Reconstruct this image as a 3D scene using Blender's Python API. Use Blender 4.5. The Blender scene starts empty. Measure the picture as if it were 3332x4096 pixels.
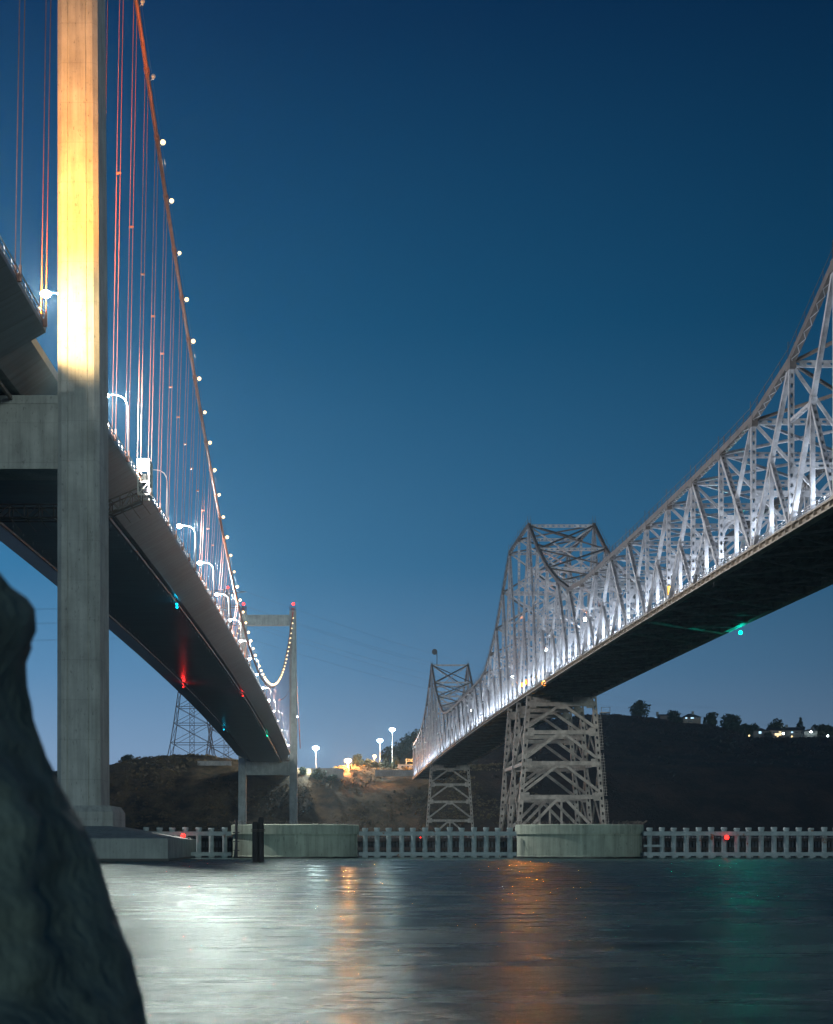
import bpy, math, random
from math import radians, sin, cos, pi, sqrt
from mathutils import Vector, noise
random.seed(7)
S = bpy.context.scene
COL = S.collection

# ------------------------------------------------------------------ camera
# image geometry of the photograph: both bridges run along +Y, verticals stay vertical (shifted lens)
F, CX, HY, EYE = 6800.0, 1365.0, 3374.0, 1.5
def P(px, py, Y): return Vector(((px - CX) * Y / F, Y, EYE + (HY - py) * Y / F))
cd = bpy.data.cameras.new('camera'); cam = bpy.data.objects.new('camera', cd); COL.objects.link(cam)
cam.location = (0, 0, EYE); cam.rotation_euler = (radians(90), 0, 0)
cd.sensor_fit = 'HORIZONTAL'; cd.sensor_width = 24.0; cd.lens = F / 3332 * 24
cd.shift_x = (1666 - CX) / 3332; cd.shift_y = (HY - 2048) / 3332
cd.clip_start = 0.1; cd.clip_end = 20000
cd.dof.use_dof = True; cd.dof.focus_distance = 300; cd.dof.aperture_fstop = 5.0
S.camera = cam
# ------------------------------------------------------------------ exposure, sampling
S.render.engine = 'CYCLES'
S.view_settings.view_transform = 'Standard'; S.view_settings.look = 'None'
S.view_settings.exposure = 0.0; S.view_settings.gamma = 1.0
S.cycles.use_denoising = True
S.cycles.sample_clamp_indirect = 1.5
S.cycles.max_bounces = 6; S.cycles.diffuse_bounces = 2; S.cycles.glossy_bounces = 3
S.cycles.transmission_bounces = 2; S.cycles.volume_bounces = 0
S.cycles.caustics_reflective = False; S.cycles.caustics_refractive = False
S.cycles.use_light_tree = True
# ------------------------------------------------------------------ dusk sky
def lin(r, g, b):
    f = lambda c: (c / 255 / 12.92) if c / 255 <= 0.04045 else ((c / 255 + 0.055) / 1.055) ** 2.4
    return (f(r), f(g), f(b), 1)
W = bpy.data.worlds.new('World'); S.world = W; W.use_nodes = True
nt = W.node_tree; nt.nodes.clear()
out = nt.nodes.new('ShaderNodeOutputWorld'); bg = nt.nodes.new('ShaderNodeBackground')
bg2 = nt.nodes.new('ShaderNodeBackground'); addn = nt.nodes.new('ShaderNodeAddShader')
tc = nt.nodes.new('ShaderNodeTexCoord'); sep = nt.nodes.new('ShaderNodeSeparateXYZ')
rmp = nt.nodes.new('ShaderNodeValToRGB')
nt.links.new(tc.outputs['Generated'], sep.inputs[0]); nt.links.new(sep.outputs['Z'], rmp.inputs[0])
el = rmp.color_ramp.elements
stops = [(0.0, (132, 147, 174)), (0.055, (116, 146, 178)), (0.10, (84, 128, 166)), (0.16, (47, 106, 147)), (0.29, (8, 76, 117)), (0.44, (0, 45, 84)), (1.0, (2, 22, 46))]
el[0].position, el[0].color = stops[0][0], lin(*stops[0][1])
el[1].position, el[1].color = stops[-1][0], lin(*stops[-1][1])
for p_, c_ in stops[1:-1]:
    e = el.new(p_); e.color = lin(*c_)
mx = nt.nodes.new('ShaderNodeMath'); mx.operation = 'MULTIPLY_ADD'; mx.inputs[1].default_value = -1.4; mx.inputs[2].default_value = 1.0
nt.links.new(sep.outputs['X'], mx.inputs[0])
cl = nt.nodes.new('ShaderNodeClamp'); cl.inputs[1].default_value = 0.55; cl.inputs[2].default_value = 1.3
nt.links.new(mx.outputs[0], cl.inputs[0])
vm = nt.nodes.new('ShaderNodeVectorMath'); vm.operation = 'SCALE'
nt.links.new(rmp.outputs[0], vm.inputs[0]); nt.links.new(cl.outputs[0], vm.inputs['Scale'])
nt.links.new(vm.outputs[0], bg.inputs[0]); bg.inputs[1].default_value = 1.0
SUN_EL, SUN_AZ = 3.5, 173.0      # low key light added in place of shore lamps behind the camera
sky = nt.nodes.new('ShaderNodeTexSky'); sky.sky_type = 'NISHITA'; sky.sun_disc = False
sky.sun_elevation = radians(-6); sky.sun_rotation = radians(SUN_AZ)
nt.links.new(sky.outputs[0], bg2.inputs[0]); bg2.inputs[1].default_value = 0.004
nt.links.new(bg.outputs[0], addn.inputs[0]); nt.links.new(bg2.outputs[0], addn.inputs[1])
nt.links.new(addn.outputs[0], out.inputs[0])
sl = bpy.data.lights.new('shore_key', 'SUN'); shore_key = bpy.data.objects.new('shore_key', sl); COL.objects.link(shore_key)
sl.energy = 0.5; sl.angle = radians(4); sl.color = (0.84, 1.0, 0.97)  # stands in for shore lamps, there is no sun up
shore_key.rotation_euler = Vector((-0.12, 0.985, -0.04)).to_track_quat('-Z', 'Y').to_euler()

# ------------------------------------------------------------------ materials
MATS = {}
def mat(name, col, rough=0.7, metal=0.0, var=0.25, scale=0.5, bump=0.0, col2=None, zsq=1.0, spec=0.5, bscale=None):
    if name in MATS: return MATS[name]
    m = bpy.data.materials.new(name); m.use_nodes = True; n = m.node_tree; b = n.nodes['Principled BSDF']
    b.inputs['Roughness'].default_value = rough; b.inputs['Metallic'].default_value = metal
    b.inputs['Specular IOR Level'].default_value = spec
    g = n.nodes.new('ShaderNodeNewGeometry'); mp = n.nodes.new('ShaderNodeMapping'); mp.inputs['Scale'].default_value = (1, 1, zsq)
    n.links.new(g.outputs['Position'], mp.inputs[0])
    nz = n.nodes.new('ShaderNodeTexNoise'); nz.inputs['Scale'].default_value = scale; nz.inputs['Detail'].default_value = 6; nz.inputs['Roughness'].default_value = 0.65
    n.links.new(mp.outputs[0], nz.inputs[0])
    r = n.nodes.new('ShaderNodeValToRGB'); n.links.new(nz.outputs[0], r.inputs[0])
    c2 = col2 or tuple(max(0, c * (1 - var)) for c in col); c1 = tuple(min(1, c * (1 + var * 0.5)) for c in col)
    r.color_ramp.elements[0].position = 0.33; r.color_ramp.elements[1].position = 0.67
    r.color_ramp.elements[0].color = (*c2, 1); r.color_ramp.elements[1].color = (*c1, 1)
    n.links.new(r.outputs[0], b.inputs['Base Color'])
    if bump:
        nb = n.nodes.new('ShaderNodeTexNoise'); nb.inputs['Scale'].default_value = bscale or scale * 4; nb.inputs['Detail'].default_value = 5
        n.links.new(mp.outputs[0], nb.inputs[0])
        bp = n.nodes.new('ShaderNodeBump'); bp.inputs['Strength'].default_value = bump; bp.inputs['Distance'].default_value = 0.1
        n.links.new(nb.outputs[0], bp.inputs['Height']); n.links.new(bp.outputs[0], b.inputs['Normal'])
    MATS[name] = m; return m
def emat(name, col, st):
    if name in MATS: return MATS[name]
    m = bpy.data.materials.new(name); m.use_nodes = True; b = m.node_tree.nodes['Principled BSDF']
    b.inputs['Base Color'].default_value = (*col, 1); b.inputs['Emission Color'].default_value = (*col, 1); b.inputs['Emission Strength'].default_value = st
    m.cycles.emission_sampling = 'NONE'
    MATS[name] = m; return m
def concrete(name, col, joint=3.4, streak=0.5):
    """board-marked concrete: broad stains, vertical run marks, a darker pour joint every few metres, pits"""
    if name in MATS: return MATS[name]
    m = bpy.data.materials.new(name); m.use_nodes = True; n = m.node_tree; b = n.nodes['Principled BSDF']
    b.inputs['Roughness'].default_value = 0.85; b.inputs['Specular IOR Level'].default_value = 0.3
    g = n.nodes.new('ShaderNodeNewGeometry')
    def nz(scale, sc, det=5):
        mp = n.nodes.new('ShaderNodeMapping'); mp.inputs['Scale'].default_value = sc; n.links.new(g.outputs['Position'], mp.inputs[0])
        t = n.nodes.new('ShaderNodeTexNoise'); t.inputs['Scale'].default_value = scale; t.inputs['Detail'].default_value = det; t.inputs['Roughness'].default_value = 0.6
        n.links.new(mp.outputs[0], t.inputs[0]); return t.outputs[0]
    def rng(v, a, b_, c, d):
        r = n.nodes.new('ShaderNodeMapRange'); r.inputs[1].default_value = a; r.inputs[2].default_value = b_; r.inputs[3].default_value = c; r.inputs[4].default_value = d
        n.links.new(v, r.inputs[0]); return r.outputs[0]
    def mul(a, b_):
        q = n.nodes.new('ShaderNodeMath'); q.operation = 'MULTIPLY'; n.links.new(a, q.inputs[0]); n.links.new(b_, q.inputs[1]); return q.outputs[0]
    f = mul(rng(nz(0.35, (1, 1, 1)), 0.3, 0.7, 0.72, 1.1), rng(nz(2.2, (1, 1, 0.06)), 0.30, 0.62, 1 - streak * 0.5, 1.05))
    f = mul(f, rng(nz(5, (1, 1, 0.35), 3), 0.30, 0.38, 0.62, 1.0))
    sx = n.nodes.new('ShaderNodeSeparateXYZ'); n.links.new(g.outputs['Position'], sx.inputs[0])
    pp = n.nodes.new('ShaderNodeMath'); pp.operation = 'PINGPONG'; pp.inputs[1].default_value = joint / 2; n.links.new(sx.outputs[2], pp.inputs[0])
    f = mul(f, rng(pp.outputs[0], 0.0, 0.07, 0.86, 1.0))
    vm = n.nodes.new('ShaderNodeVectorMath'); vm.operation = 'SCALE'; vm.inputs[0].default_value = col; n.links.new(f, vm.inputs['Scale'])
    n.links.new(vm.outputs[0], b.inputs['Base Color'])
    bp = n.nodes.new('ShaderNodeBump'); bp.inputs['Strength'].default_value = 0.35; bp.inputs['Distance'].default_value = 0.05
    n.links.new(f, bp.inputs['Height']); n.links.new(bp.outputs[0], b.inputs['Normal'])
    MATS[name] = m; return m
CONC = concrete('tower concrete', (0.46, 0.48, 0.43), 3.8)
CONC2 = concrete('caisson concrete', (0.36, 0.42, 0.33), 2.3, 0.7)
CAPM = concrete('pile cap concrete', (0.36, 0.40, 0.36), 5.0, 0.5)
STEEL = mat('aluminium paint', (0.31, 0.305, 0.32), 0.5, 0.15, 0.42, 0.6)
STEELD = mat('dark chord paint', (0.085, 0.068, 0.06), 0.6, 0.1, 0.4, 0.6)  # darker brown than the rest of the truss
BENT = mat('weathered bent paint', (0.31, 0.285, 0.245), 0.6, 0.1, 0.45, 0.5)
FASC = mat('tan fascia paint', (0.30, 0.25, 0.19), 0.65, 0.05, 0.35, 0.9)
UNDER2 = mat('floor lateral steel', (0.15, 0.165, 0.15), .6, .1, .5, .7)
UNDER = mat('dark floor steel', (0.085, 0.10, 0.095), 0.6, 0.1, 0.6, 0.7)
GIRD = mat('box girder paint', (0.12, 0.18, 0.20), 0.38, 0.0, 0.2, 0.12, 0.05, bscale=0.6)
def seams(m, period, depth):
    n = m.node_tree; b = n.nodes['Principled BSDF']; src = b.inputs['Base Color'].links[0].from_socket
    g = n.nodes.new('ShaderNodeNewGeometry'); sx = n.nodes.new('ShaderNodeSeparateXYZ'); n.links.new(g.outputs['Position'], sx.inputs[0])
    pp = n.nodes.new('ShaderNodeMath'); pp.operation = 'PINGPONG'; pp.inputs[1].default_value = period / 2; n.links.new(sx.outputs[1], pp.inputs[0])
    mr = n.nodes.new('ShaderNodeMapRange'); mr.inputs[1].default_value = 0.0; mr.inputs[2].default_value = 0.16; mr.inputs[3].default_value = 1 - depth; mr.inputs[4].default_value = 1; n.links.new(pp.outputs[0], mr.inputs[0])
    mp = n.nodes.new('ShaderNodeMapping'); mp.inputs['Scale'].default_value = (.12, 1, .12); n.links.new(g.outputs['Position'], mp.inputs[0])
    t = n.nodes.new('ShaderNodeTexNoise'); t.inputs['Scale'].default_value = .9; t.inputs['Detail'].default_value = 5; n.links.new(mp.outputs[0], t.inputs[0])
    m2 = n.nodes.new('ShaderNodeMapRange'); m2.inputs[1].default_value = .3; m2.inputs[2].default_value = .7; m2.inputs[3].default_value = .68; m2.inputs[4].default_value = 1.12; n.links.new(t.outputs[0], m2.inputs[0])
    mu = n.nodes.new('ShaderNodeMath'); mu.operation = 'MULTIPLY'; n.links.new(mr.outputs[0], mu.inputs[0]); n.links.new(m2.outputs[0], mu.inputs[1])
    vm = n.nodes.new('ShaderNodeVectorMath'); vm.operation = 'SCALE'; n.links.new(src, vm.inputs[0]); n.links.new(mu.outputs[0], vm.inputs['Scale']); n.links.new(vm.outputs[0], b.inputs['Base Color'])
seams(GIRD, 6.1, .4)
GIRD2 = mat('girder rail steel', (0.14, 0.12, 0.10), 0.6, 0.1, 0.4, 0.8)
ASPH = mat('asphalt', (0.05, 0.05, 0.05), 0.9)
CABLE = mat('cable paint', (0.24, 0.085, 0.045), 0.5, 0.0, 0.25, 0.9)
POLE = mat('galvanised pole', (0.45, 0.47, 0.48), 0.45, 0.4, 0.1)
FEND = mat('fender paint', (0.42, 0.47, 0.46), 0.65, 0.0, 0.35, 1.3, 0.2)
TIMB = mat('tarred timber', (0.035, 0.032, 0.03), 0.8, 0.0, 0.5, 2.5, 0.5, zsq=0.2)
WIRE = mat('rusty wire', (0.14, 0.12, 0.10), 0.6, 0.4)
DARK = mat('dark steel', (0.05, 0.05, 0.055), 0.6, 0.2)
PYL = mat('pylon steel', (0.075, 0.07, 0.075), 0.6, 0.2)
E_WHITE = emat('white lamp glass', (0.85, 0.95, 1.0), 25)
E_WARM = emat('warm lamp glass', (1.0, 0.70, 0.34), 2.7)
E_RED = emat('red lamp glass', (1.0, 0.02, 0.015), 5)
E_CYAN = emat('cyan lamp glass', (0.0, 0.6, 1.0), 5)
E_GREEN = emat('green lamp glass', (0.0, 1.0, 0.5), 5)
E_AMB = emat('amber lamp glass', (1.0, 0.30, 0.02), 2.6)
E_WIN = emat('lit window', (1.0, 0.75, 0.42), 1.5)

# ------------------------------------------------------------------ mesh builder
class MB:
    def __init__(s): s.v = []; s.f = []
    def add(s, vs, fs):
        o = len(s.v); s.v += [tuple(v) for v in vs]; s.f += [tuple(i + o for i in f) for f in fs]; return s
    def prism(s, loops):                       # list of equal-length rings, capped
        n = len(loops[0]); vs = [v for L in loops for v in L]; fs = []
        for k in range(len(loops) - 1):
            for i in range(n):
                j = (i + 1) % n; fs.append((k * n + i, k * n + j, (k + 1) * n + j, (k + 1) * n + i))
        fs.append(tuple(range(n))[::-1]); fs.append(tuple((len(loops) - 1) * n + i for i in range(n)))
        return s.add(vs, fs)
    def box(s, x0, x1, y0, y1, z0, z1):
        return s.prism([[(x0, y0, z), (x1, y0, z), (x1, y1, z), (x0, y1, z)] for z in (z0, z1)])
    def beam(s, p, q, w, d, ref=(1, 0, 0)):     # d along ref direction, w across
        p, q = Vector(p), Vector(q); a = (q - p).normalized(); r = Vector(ref); t = r - a * r.dot(a)
        if t.length < 1e-4: t = a.orthogonal()
        t.normalize(); n_ = a.cross(t)
        return s.prism([[c + t * d / 2 * i + n_ * w / 2 * j for i, j in ((-1, -1), (1, -1), (1, 1), (-1, 1))] for c in (p, q)])
    def tube(s, pts, r, n=6):
        pts = [Vector(p) for p in pts]; loops = []
        for i, p in enumerate(pts):
            a = (pts[min(i + 1, len(pts) - 1)] - pts[max(i - 1, 0)]).normalized()
            t = a.orthogonal() if abs(a.z) > 0.99 else a.cross(Vector((0, 0, 1))); t.normalize(); u = a.cross(t)
            rr = r[i] if isinstance(r, (list, tuple)) else r
            loops.append([p + (t * cos(2 * pi * k / n) + u * sin(2 * pi * k / n)) * rr for k in range(n)])
        return s.prism(loops)
    def cyl(s, x, y, z0, z1, r0, r1=None, n=16):
        r1 = r0 if r1 is None else r1
        return s.prism([[(x + r * cos(2 * pi * k / n), y + r * sin(2 * pi * k / n), z) for k in range(n)] for r, z in ((r0, z0), (r1, z1))])
    def ball(s, c, r, n=8, m=5, sz=1.0):
        c = Vector(c); loops = []
        for i in range(m + 1):
            th = pi * (0.02 + 0.96 * i / m); loops.append([c + Vector((cos(2 * pi * k / n) * sin(th) * r, sin(2 * pi * k / n) * sin(th) * r, -cos(th) * r * sz)) for k in range(n)])
        return s.prism(loops)
    def plate(s, p, q, t, d, pitch=1.27, hl=0.6, hw=0.3):     # a perforated cover plate with oval hand holes
        p, q = Vector(p), Vector(q); L = (q - p).length; a = (q - p) / L; n = max(1, int(L / pitch)); st = L / n; hl = min(hl, st * 0.6); c = hw * 0.35
        for k in range(n):
            o = p + a * st * (k + 0.5)
            R = lambda x, y: o + t * x + a * y
            h = [R(-hw / 2, -hl / 2 + c), R(-hw / 2 + c, -hl / 2), R(hw / 2 - c, -hl / 2), R(hw / 2, -hl / 2 + c), R(hw / 2, hl / 2 - c), R(hw / 2 - c, hl / 2), R(-hw / 2 + c, hl / 2), R(-hw / 2, hl / 2 - c)]
            O = [R(-d / 2, -st / 2), R(d / 2, -st / 2), R(d / 2, st / 2), R(-d / 2, st / 2)]
            s.add(h + O, [(8, 9, 2, 1), (9, 10, 4, 3), (10, 11, 6, 5), (11, 8, 0, 7), (8, 1, 0), (9, 3, 2), (10, 5, 4), (11, 7, 6)])
        return s
    def perf(s, p, q, w, d, ref=(1, 0, 0), pitch=1.27, hl=0.62, hw=None):
        """box member: two solid webs and two perforated cover plates"""
        p, q = Vector(p), Vector(q); a = (q - p).normalized(); r = Vector(ref); t = (r - a * r.dot(a)).normalized(); n_ = a.cross(t)
        for i in (-1, 1):
            o = t * (d / 2 - 0.03) * i
            s.beam(p + o, q + o, w, 0.06, ref)
            o = n_ * (w / 2 - 0.04) * i
            s.plate(p + o, q + o, t, d - 0.13, pitch, hl, hw or d * 0.48)
        return s
    def build(s, name, m, parent=None, smooth=False):
        me = bpy.data.meshes.new(name); me.from_pydata(s.v, [], s.f); me.materials.append(m)
        if smooth: me.polygons.foreach_set('use_smooth', [True] * len(me.polygons))
        o = bpy.data.objects.new(name, me); COL.objects.link(o)
        if parent: o.parent = parent; o.matrix_parent_inverse = parent.matrix_world.inverted()
        return o
def tag(o, label, cat, group=None):
    o['label'] = label; o['category'] = cat
    if group: o['group'] = group
    return o
def thing(name, loc, label, cat, group=None):
    o = bpy.data.objects.new(name, None); COL.objects.link(o); o.location = loc; o.empty_display_size = 0.2
    bpy.context.view_layer.update() if False else None
    from mathutils import Matrix
    o.matrix_world = Matrix.Translation(loc)
    return tag(o, label, cat, group)
def sub(name, parent):                     # an Empty that is a part with sub-parts of its own
    o = bpy.data.objects.new(name, None); COL.objects.link(o); o.parent = parent; o.matrix_parent_inverse = parent.matrix_world.inverted(); o.empty_display_size = 0.2
    return o
def structure(o): o['kind'] = 'structure'; return o
def light(kind, loc, power, col, radius=0.15, parent=None, aim=None, spot=60, blend=0.5):
    l = bpy.data.lights.new('lamp_light', kind); l.energy = power; l.color = col; l.shadow_soft_size = radius
    o = bpy.data.objects.new('lamp_light', l); COL.objects.link(o); o.location = loc
    if aim is not None: o.rotation_euler = (Vector(aim) - Vector(loc)).to_track_quat('-Z', 'Y').to_euler()
    if kind == 'SPOT': l.spot_size = radians(spot); l.spot_blend = blend
    if parent: o.parent = parent; o.matrix_parent_inverse = parent.matrix_world.inverted()
    return o
def interp(x, pts):
    if x <= pts[0][0]: return pts[0][1]
    for (a, va), (b, vb) in zip(pts, pts[1:]):
        if x <= b: return va + (vb - va) * (x - a) / (b - a)
    return pts[-1][1]
ORD = ['first', 'second', 'third', 'fourth', 'fifth', 'sixth', 'seventh', 'eighth', 'ninth', 'tenth', 'eleventh', 'twelfth', 'thirteenth', 'fourteenth', 'fifteenth', 'sixteenth', 'seventeenth', 'eighteenth', 'nineteenth', 'twentieth']

# ------------------------------------------------------------------ water
def water_mat():
    m = bpy.data.materials.new('night water'); m.use_nodes = True; n = m.node_tree; n.nodes.clear()
    o = n.nodes.new('ShaderNodeOutputMaterial'); mix = n.nodes.new('ShaderNodeMixShader'); fr = n.nodes.new('ShaderNodeFresnel'); fr.inputs['IOR'].default_value = 1.33
    df = n.nodes.new('ShaderNodeBsdfDiffuse'); df.inputs['Color'].default_value = (0.012, 0.035, 0.033, 1)     # silty green water body
    gl = n.nodes.new('ShaderNodeBsdfAnisotropic'); gl.inputs['Color'].default_value = (0.42, 0.50, 0.47, 1); gl.inputs['Roughness'].default_value = 0.27
    g = n.nodes.new('ShaderNodeNewGeometry')
    def nz(sc, det, s):
        mp = n.nodes.new('ShaderNodeMapping'); mp.inputs['Scale'].default_value = sc; mp.inputs['Rotation'].default_value = (0, 0, radians(-8)); n.links.new(g.outputs['Position'], mp.inputs[0])
        t = n.nodes.new('ShaderNodeTexNoise'); t.inputs['Scale'].default_value = s; t.inputs['Detail'].default_value = det; t.inputs['Roughness'].default_value = 0.6; n.links.new(mp.outputs[0], t.inputs[0]); return t.outputs[0]
    a = nz((0.55, 1.1, 1), 9, 1.6); c = nz((0.45, 0.8, 1), 6, 0.5)
    ad = n.nodes.new('ShaderNodeMath'); ad.operation = 'MULTIPLY_ADD'; ad.inputs[1].default_value = 0.5; n.links.new(a, ad.inputs[0]); n.links.new(c, ad.inputs[2])
    bp = n.nodes.new('ShaderNodeBump'); bp.inputs['Strength'].default_value = 0.5; bp.inputs['Distance'].default_value = 0.75
    n.links.new(ad.outputs[0], bp.inputs['Height'])
    rv = n.nodes.new('ShaderNodeMapRange'); rv.inputs[1].default_value = .35; rv.inputs[2].default_value = .65; rv.inputs[3].default_value = .17; rv.inputs[4].default_value = .34      # wind-ruffled and slick patches
    n.links.new(nz((.22, .6, 1), 8, .9), rv.inputs[0]); n.links.new(rv.outputs[0], gl.inputs['Roughness'])
    for q in (fr, df, gl): n.links.new(bp.outputs[0], q.inputs['Normal'])
    n.links.new(fr.outputs[0], mix.inputs[0]); n.links.new(df.outputs[0], mix.inputs[1]); n.links.new(gl.outputs[0], mix.inputs[2]); n.links.new(mix.outputs[0], o.inputs[0])
    return m
mb = MB(); mb.add([(-1500, -300, 0), (1500, -300, 0), (1500, 1000, 0), (-1500, 1000, 0)], [(0, 1, 2, 3)])
structure(mb.build('water', water_mat()))

# ------------------------------------------------------------------ far shore terrain
CREST = [(-2500, 3040), (0, 3090), (300, 3080), (432, 3062), (520, 3044), (640, 3028), (770, 3020), (920, 3038), (1100, 3070), (1240, 3076), (1300, 3074), (1420, 3066), (1560, 3078), (1700, 3076), (2000, 3066), (6000, 3066)]
FARC = [(1440, 3110), (1500, 3058), (1560, 3040), (1610, 3012), (1670, 2972), (1800, 2940), (2026, 2908), (2330, 2856), (2420, 2852), (2560, 2862), (2640, 2872), (2700, 2888), (2850, 2897), (2960, 2933), (3000, 2951), (3400, 2951), (3800, 2960), (6000, 3050)]
YC = [(1240, 1030), (1450, 1040), (1700, 1046), (9000, 1046)]
SHORE = 935
def hz(x, y):
    u = CX + F * x / max(y, 200); e = (HY - interp(u, CREST)) / F; yc = interp(u, YC); hc = EYE + e * yc - 0.6
    t = (y - SHORE) / (yc - SHORE)
    if t < 0: z = -6 * min(1, -t * 3)
    elif t < 1:
        z = hc * (0.55 * t + 0.45 * (t * t * (3 - 2 * t))) + 1.0 * min(1, t * 20)
    else: z = hc + 1.0 - 0.035 * (y - yc)
    if u > 1440 and y > yc:
        hf = EYE + (HY - interp(u, FARC)) / F * 1300 - 0.4; tt = min(1, (y - yc) / (1300 - yc)); tt = 0.5 * tt + 0.5 * tt * tt * (3 - 2 * tt)
        z = max(z, hc + 1 + (hf - hc - 1) * tt) if y < 1300 else hf - 0.05 * (y - 1300)
    k = max(0, min(1, t * 4)) * (1 if t < 0.9 else max(0.15, 1 - (t - 0.9) * 5))
    if y > 1200: k = 0.1 if u > 2500 else 0.3
    elif u > 1900 and t > 1: k = min(1, 0.15 + (t - 1)) if y < 1120 else max(.1, (1200 - y) / 80)
    z += k * (3.4 * (noise.noise((x * 0.022, y * 0.022, 3))) + 1.5 * noise.noise((x * 0.07, y * 0.07, 9)) + 0.6 * noise.noise((x * 0.2, y * 0.2, 1)))
    return z
def hill_mat():
    m = bpy.data.materials.new('scrub hillside'); m.use_nodes = True; n = m.node_tree; b = n.nodes['Principled BSDF']
    b.inputs['Roughness'].default_value = 0.95; b.inputs['Specular IOR Level'].default_value = 0.1
    g = n.nodes.new('ShaderNodeNewGeometry')
    def nz(s, det):
        t = n.nodes.new('ShaderNodeTexNoise'); t.inputs['Scale'].default_value = s; t.inputs['Detail'].default_value = det; t.inputs['Roughness'].default_value = 0.7; n.links.new(g.outputs['Position'], t.inputs[0]); return t.outputs[0]
    r = n.nodes.new('ShaderNodeValToRGB'); n.links.new(nz(0.05, 8), r.inputs[0])
    r.color_ramp.elements[0].position = 0.40; r.color_ramp.elements[1].position = 0.60
    r.color_ramp.elements[0].color = (0.038, 0.032, 0.02, 1); r.color_ramp.elements[1].color = (0.17, 0.12, 0.065, 1)
    r2 = n.nodes.new('ShaderNodeValToRGB'); n.links.new(nz(0.04, 8), r2.inputs[0])
    r2.color_ramp.elements[0].position = 0.4; r2.color_ramp.elements[1].position = 0.62
    r2.color_ramp.elements[0].color = (0.022, 0.013, 0.011, 1); r2.color_ramp.elements[1].color = (0.062, 0.036, 0.027, 1)
    sx = n.nodes.new('ShaderNodeSeparateXYZ'); n.links.new(g.outputs['Position'], sx.inputs[0])
    mr = n.nodes.new('ShaderNodeMapRange'); mr.inputs[1].default_value = 20; mr.inputs[2].default_value = 100; n.links.new(sx.outputs[0], mr.inputs[0])
    mi = n.nodes.new('ShaderNodeMixRGB'); n.links.new(mr.outputs[0], mi.inputs[0]); n.links.new(r.outputs[0], mi.inputs[1]); n.links.new(r2.outputs[0], mi.inputs[2])
    n.links.new(mi.outputs[0], b.inputs['Base Color'])
    bp = n.nodes.new('ShaderNodeBump'); bp.inputs['Strength'].default_value = 1.0; bp.inputs['Distance'].default_value = 1.5; n.links.new(nz(0.35, 6), bp.inputs['Height']); n.links.new(bp.outputs[0], b.inputs['Normal'])
    return m
def terrain():
    mb = MB(); xs = [-1500, -1200, -1000, -800] + [-640 + 4 * i for i in range(330)] + [740, 800, 900, 1200, 1500]
    ys = [880, 905, 922, 932] + [936 + 4 * i for i in range(100)] + [1345, 1400, 1500, 1700, 1900]
    nx = len(xs); vs = [(x, y, hz(x, y)) for y in ys for x in xs]
    mb.add(vs, [(j * nx + i, j * nx + i + 1, (j + 1) * nx + i + 1, (j + 1) * nx + i) for j in range(len(ys) - 1) for i in range(nx - 1)])
    return structure(mb.build('hill', hill_mat(), smooth=True))
terrain()
LEAFS = mat('scrub leaves', (0.16, 0.115, 0.06), 0.9, 0, 0.6, 0.08, col2=(0.035, 0.035, 0.02), spec=0.1)
LEAFD = mat('dark scrub leaves', (0.042, 0.026, 0.02), 0.9, 0, 0.5, 0.1, spec=0.1)
def clump(mb, c, r, n, flat=0.7, leaf=0.45):
    for _ in range(n):
        d = Vector((random.gauss(0, 1), random.gauss(0, 1), random.gauss(0, 1))); d.normalize(); d *= r * random.uniform(0.55, 1.0); d.z = abs(d.z) * flat if flat < 1 else d.z
        a = Vector((random.uniform(-1, 1), random.uniform(-1, 1), random.uniform(-1, 1))).normalized(); b_ = a.orthogonal().normalized(); l = leaf * r * random.uniform(0.6, 1.3)
        o = Vector(c) + d; mb.add([o - a * l, o + b_ * l * 0.6, o + a * l, o - b_ * l * 0.6], [(0, 1, 2, 3)])
def scrub():
    mb = MB(); mb2 = MB()
    for _ in range(7000):
        y = random.uniform(942, 1060); px = random.uniform(250, 2150); x = (px - CX) * y / F; z = hz(x, y)
        if noise.noise((x * 0.03, y * 0.03, 5)) < -0.12: continue
        if -62 < x < -20 and y > 1000: continue
        clump(mb, (x, y, z), random.uniform(0.6, 2.0), 7)
    for _ in range(3000):
        px = random.uniform(1850, 3600); yc = 1300; y = yc - abs(random.gauss(0, 110)); y = max(950, min(1275, y)); x = (px - CX) * y / F
        clump(mb2, (x, y, hz(x, y)), random.uniform(0.8, 2.4), 7)
    a = mb.build('shrubs', LEAFS); a['kind'] = 'stuff'
    b_ = mb2.build('brush', LEAFD); b_['kind'] = 'stuff'
scrub()

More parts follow.
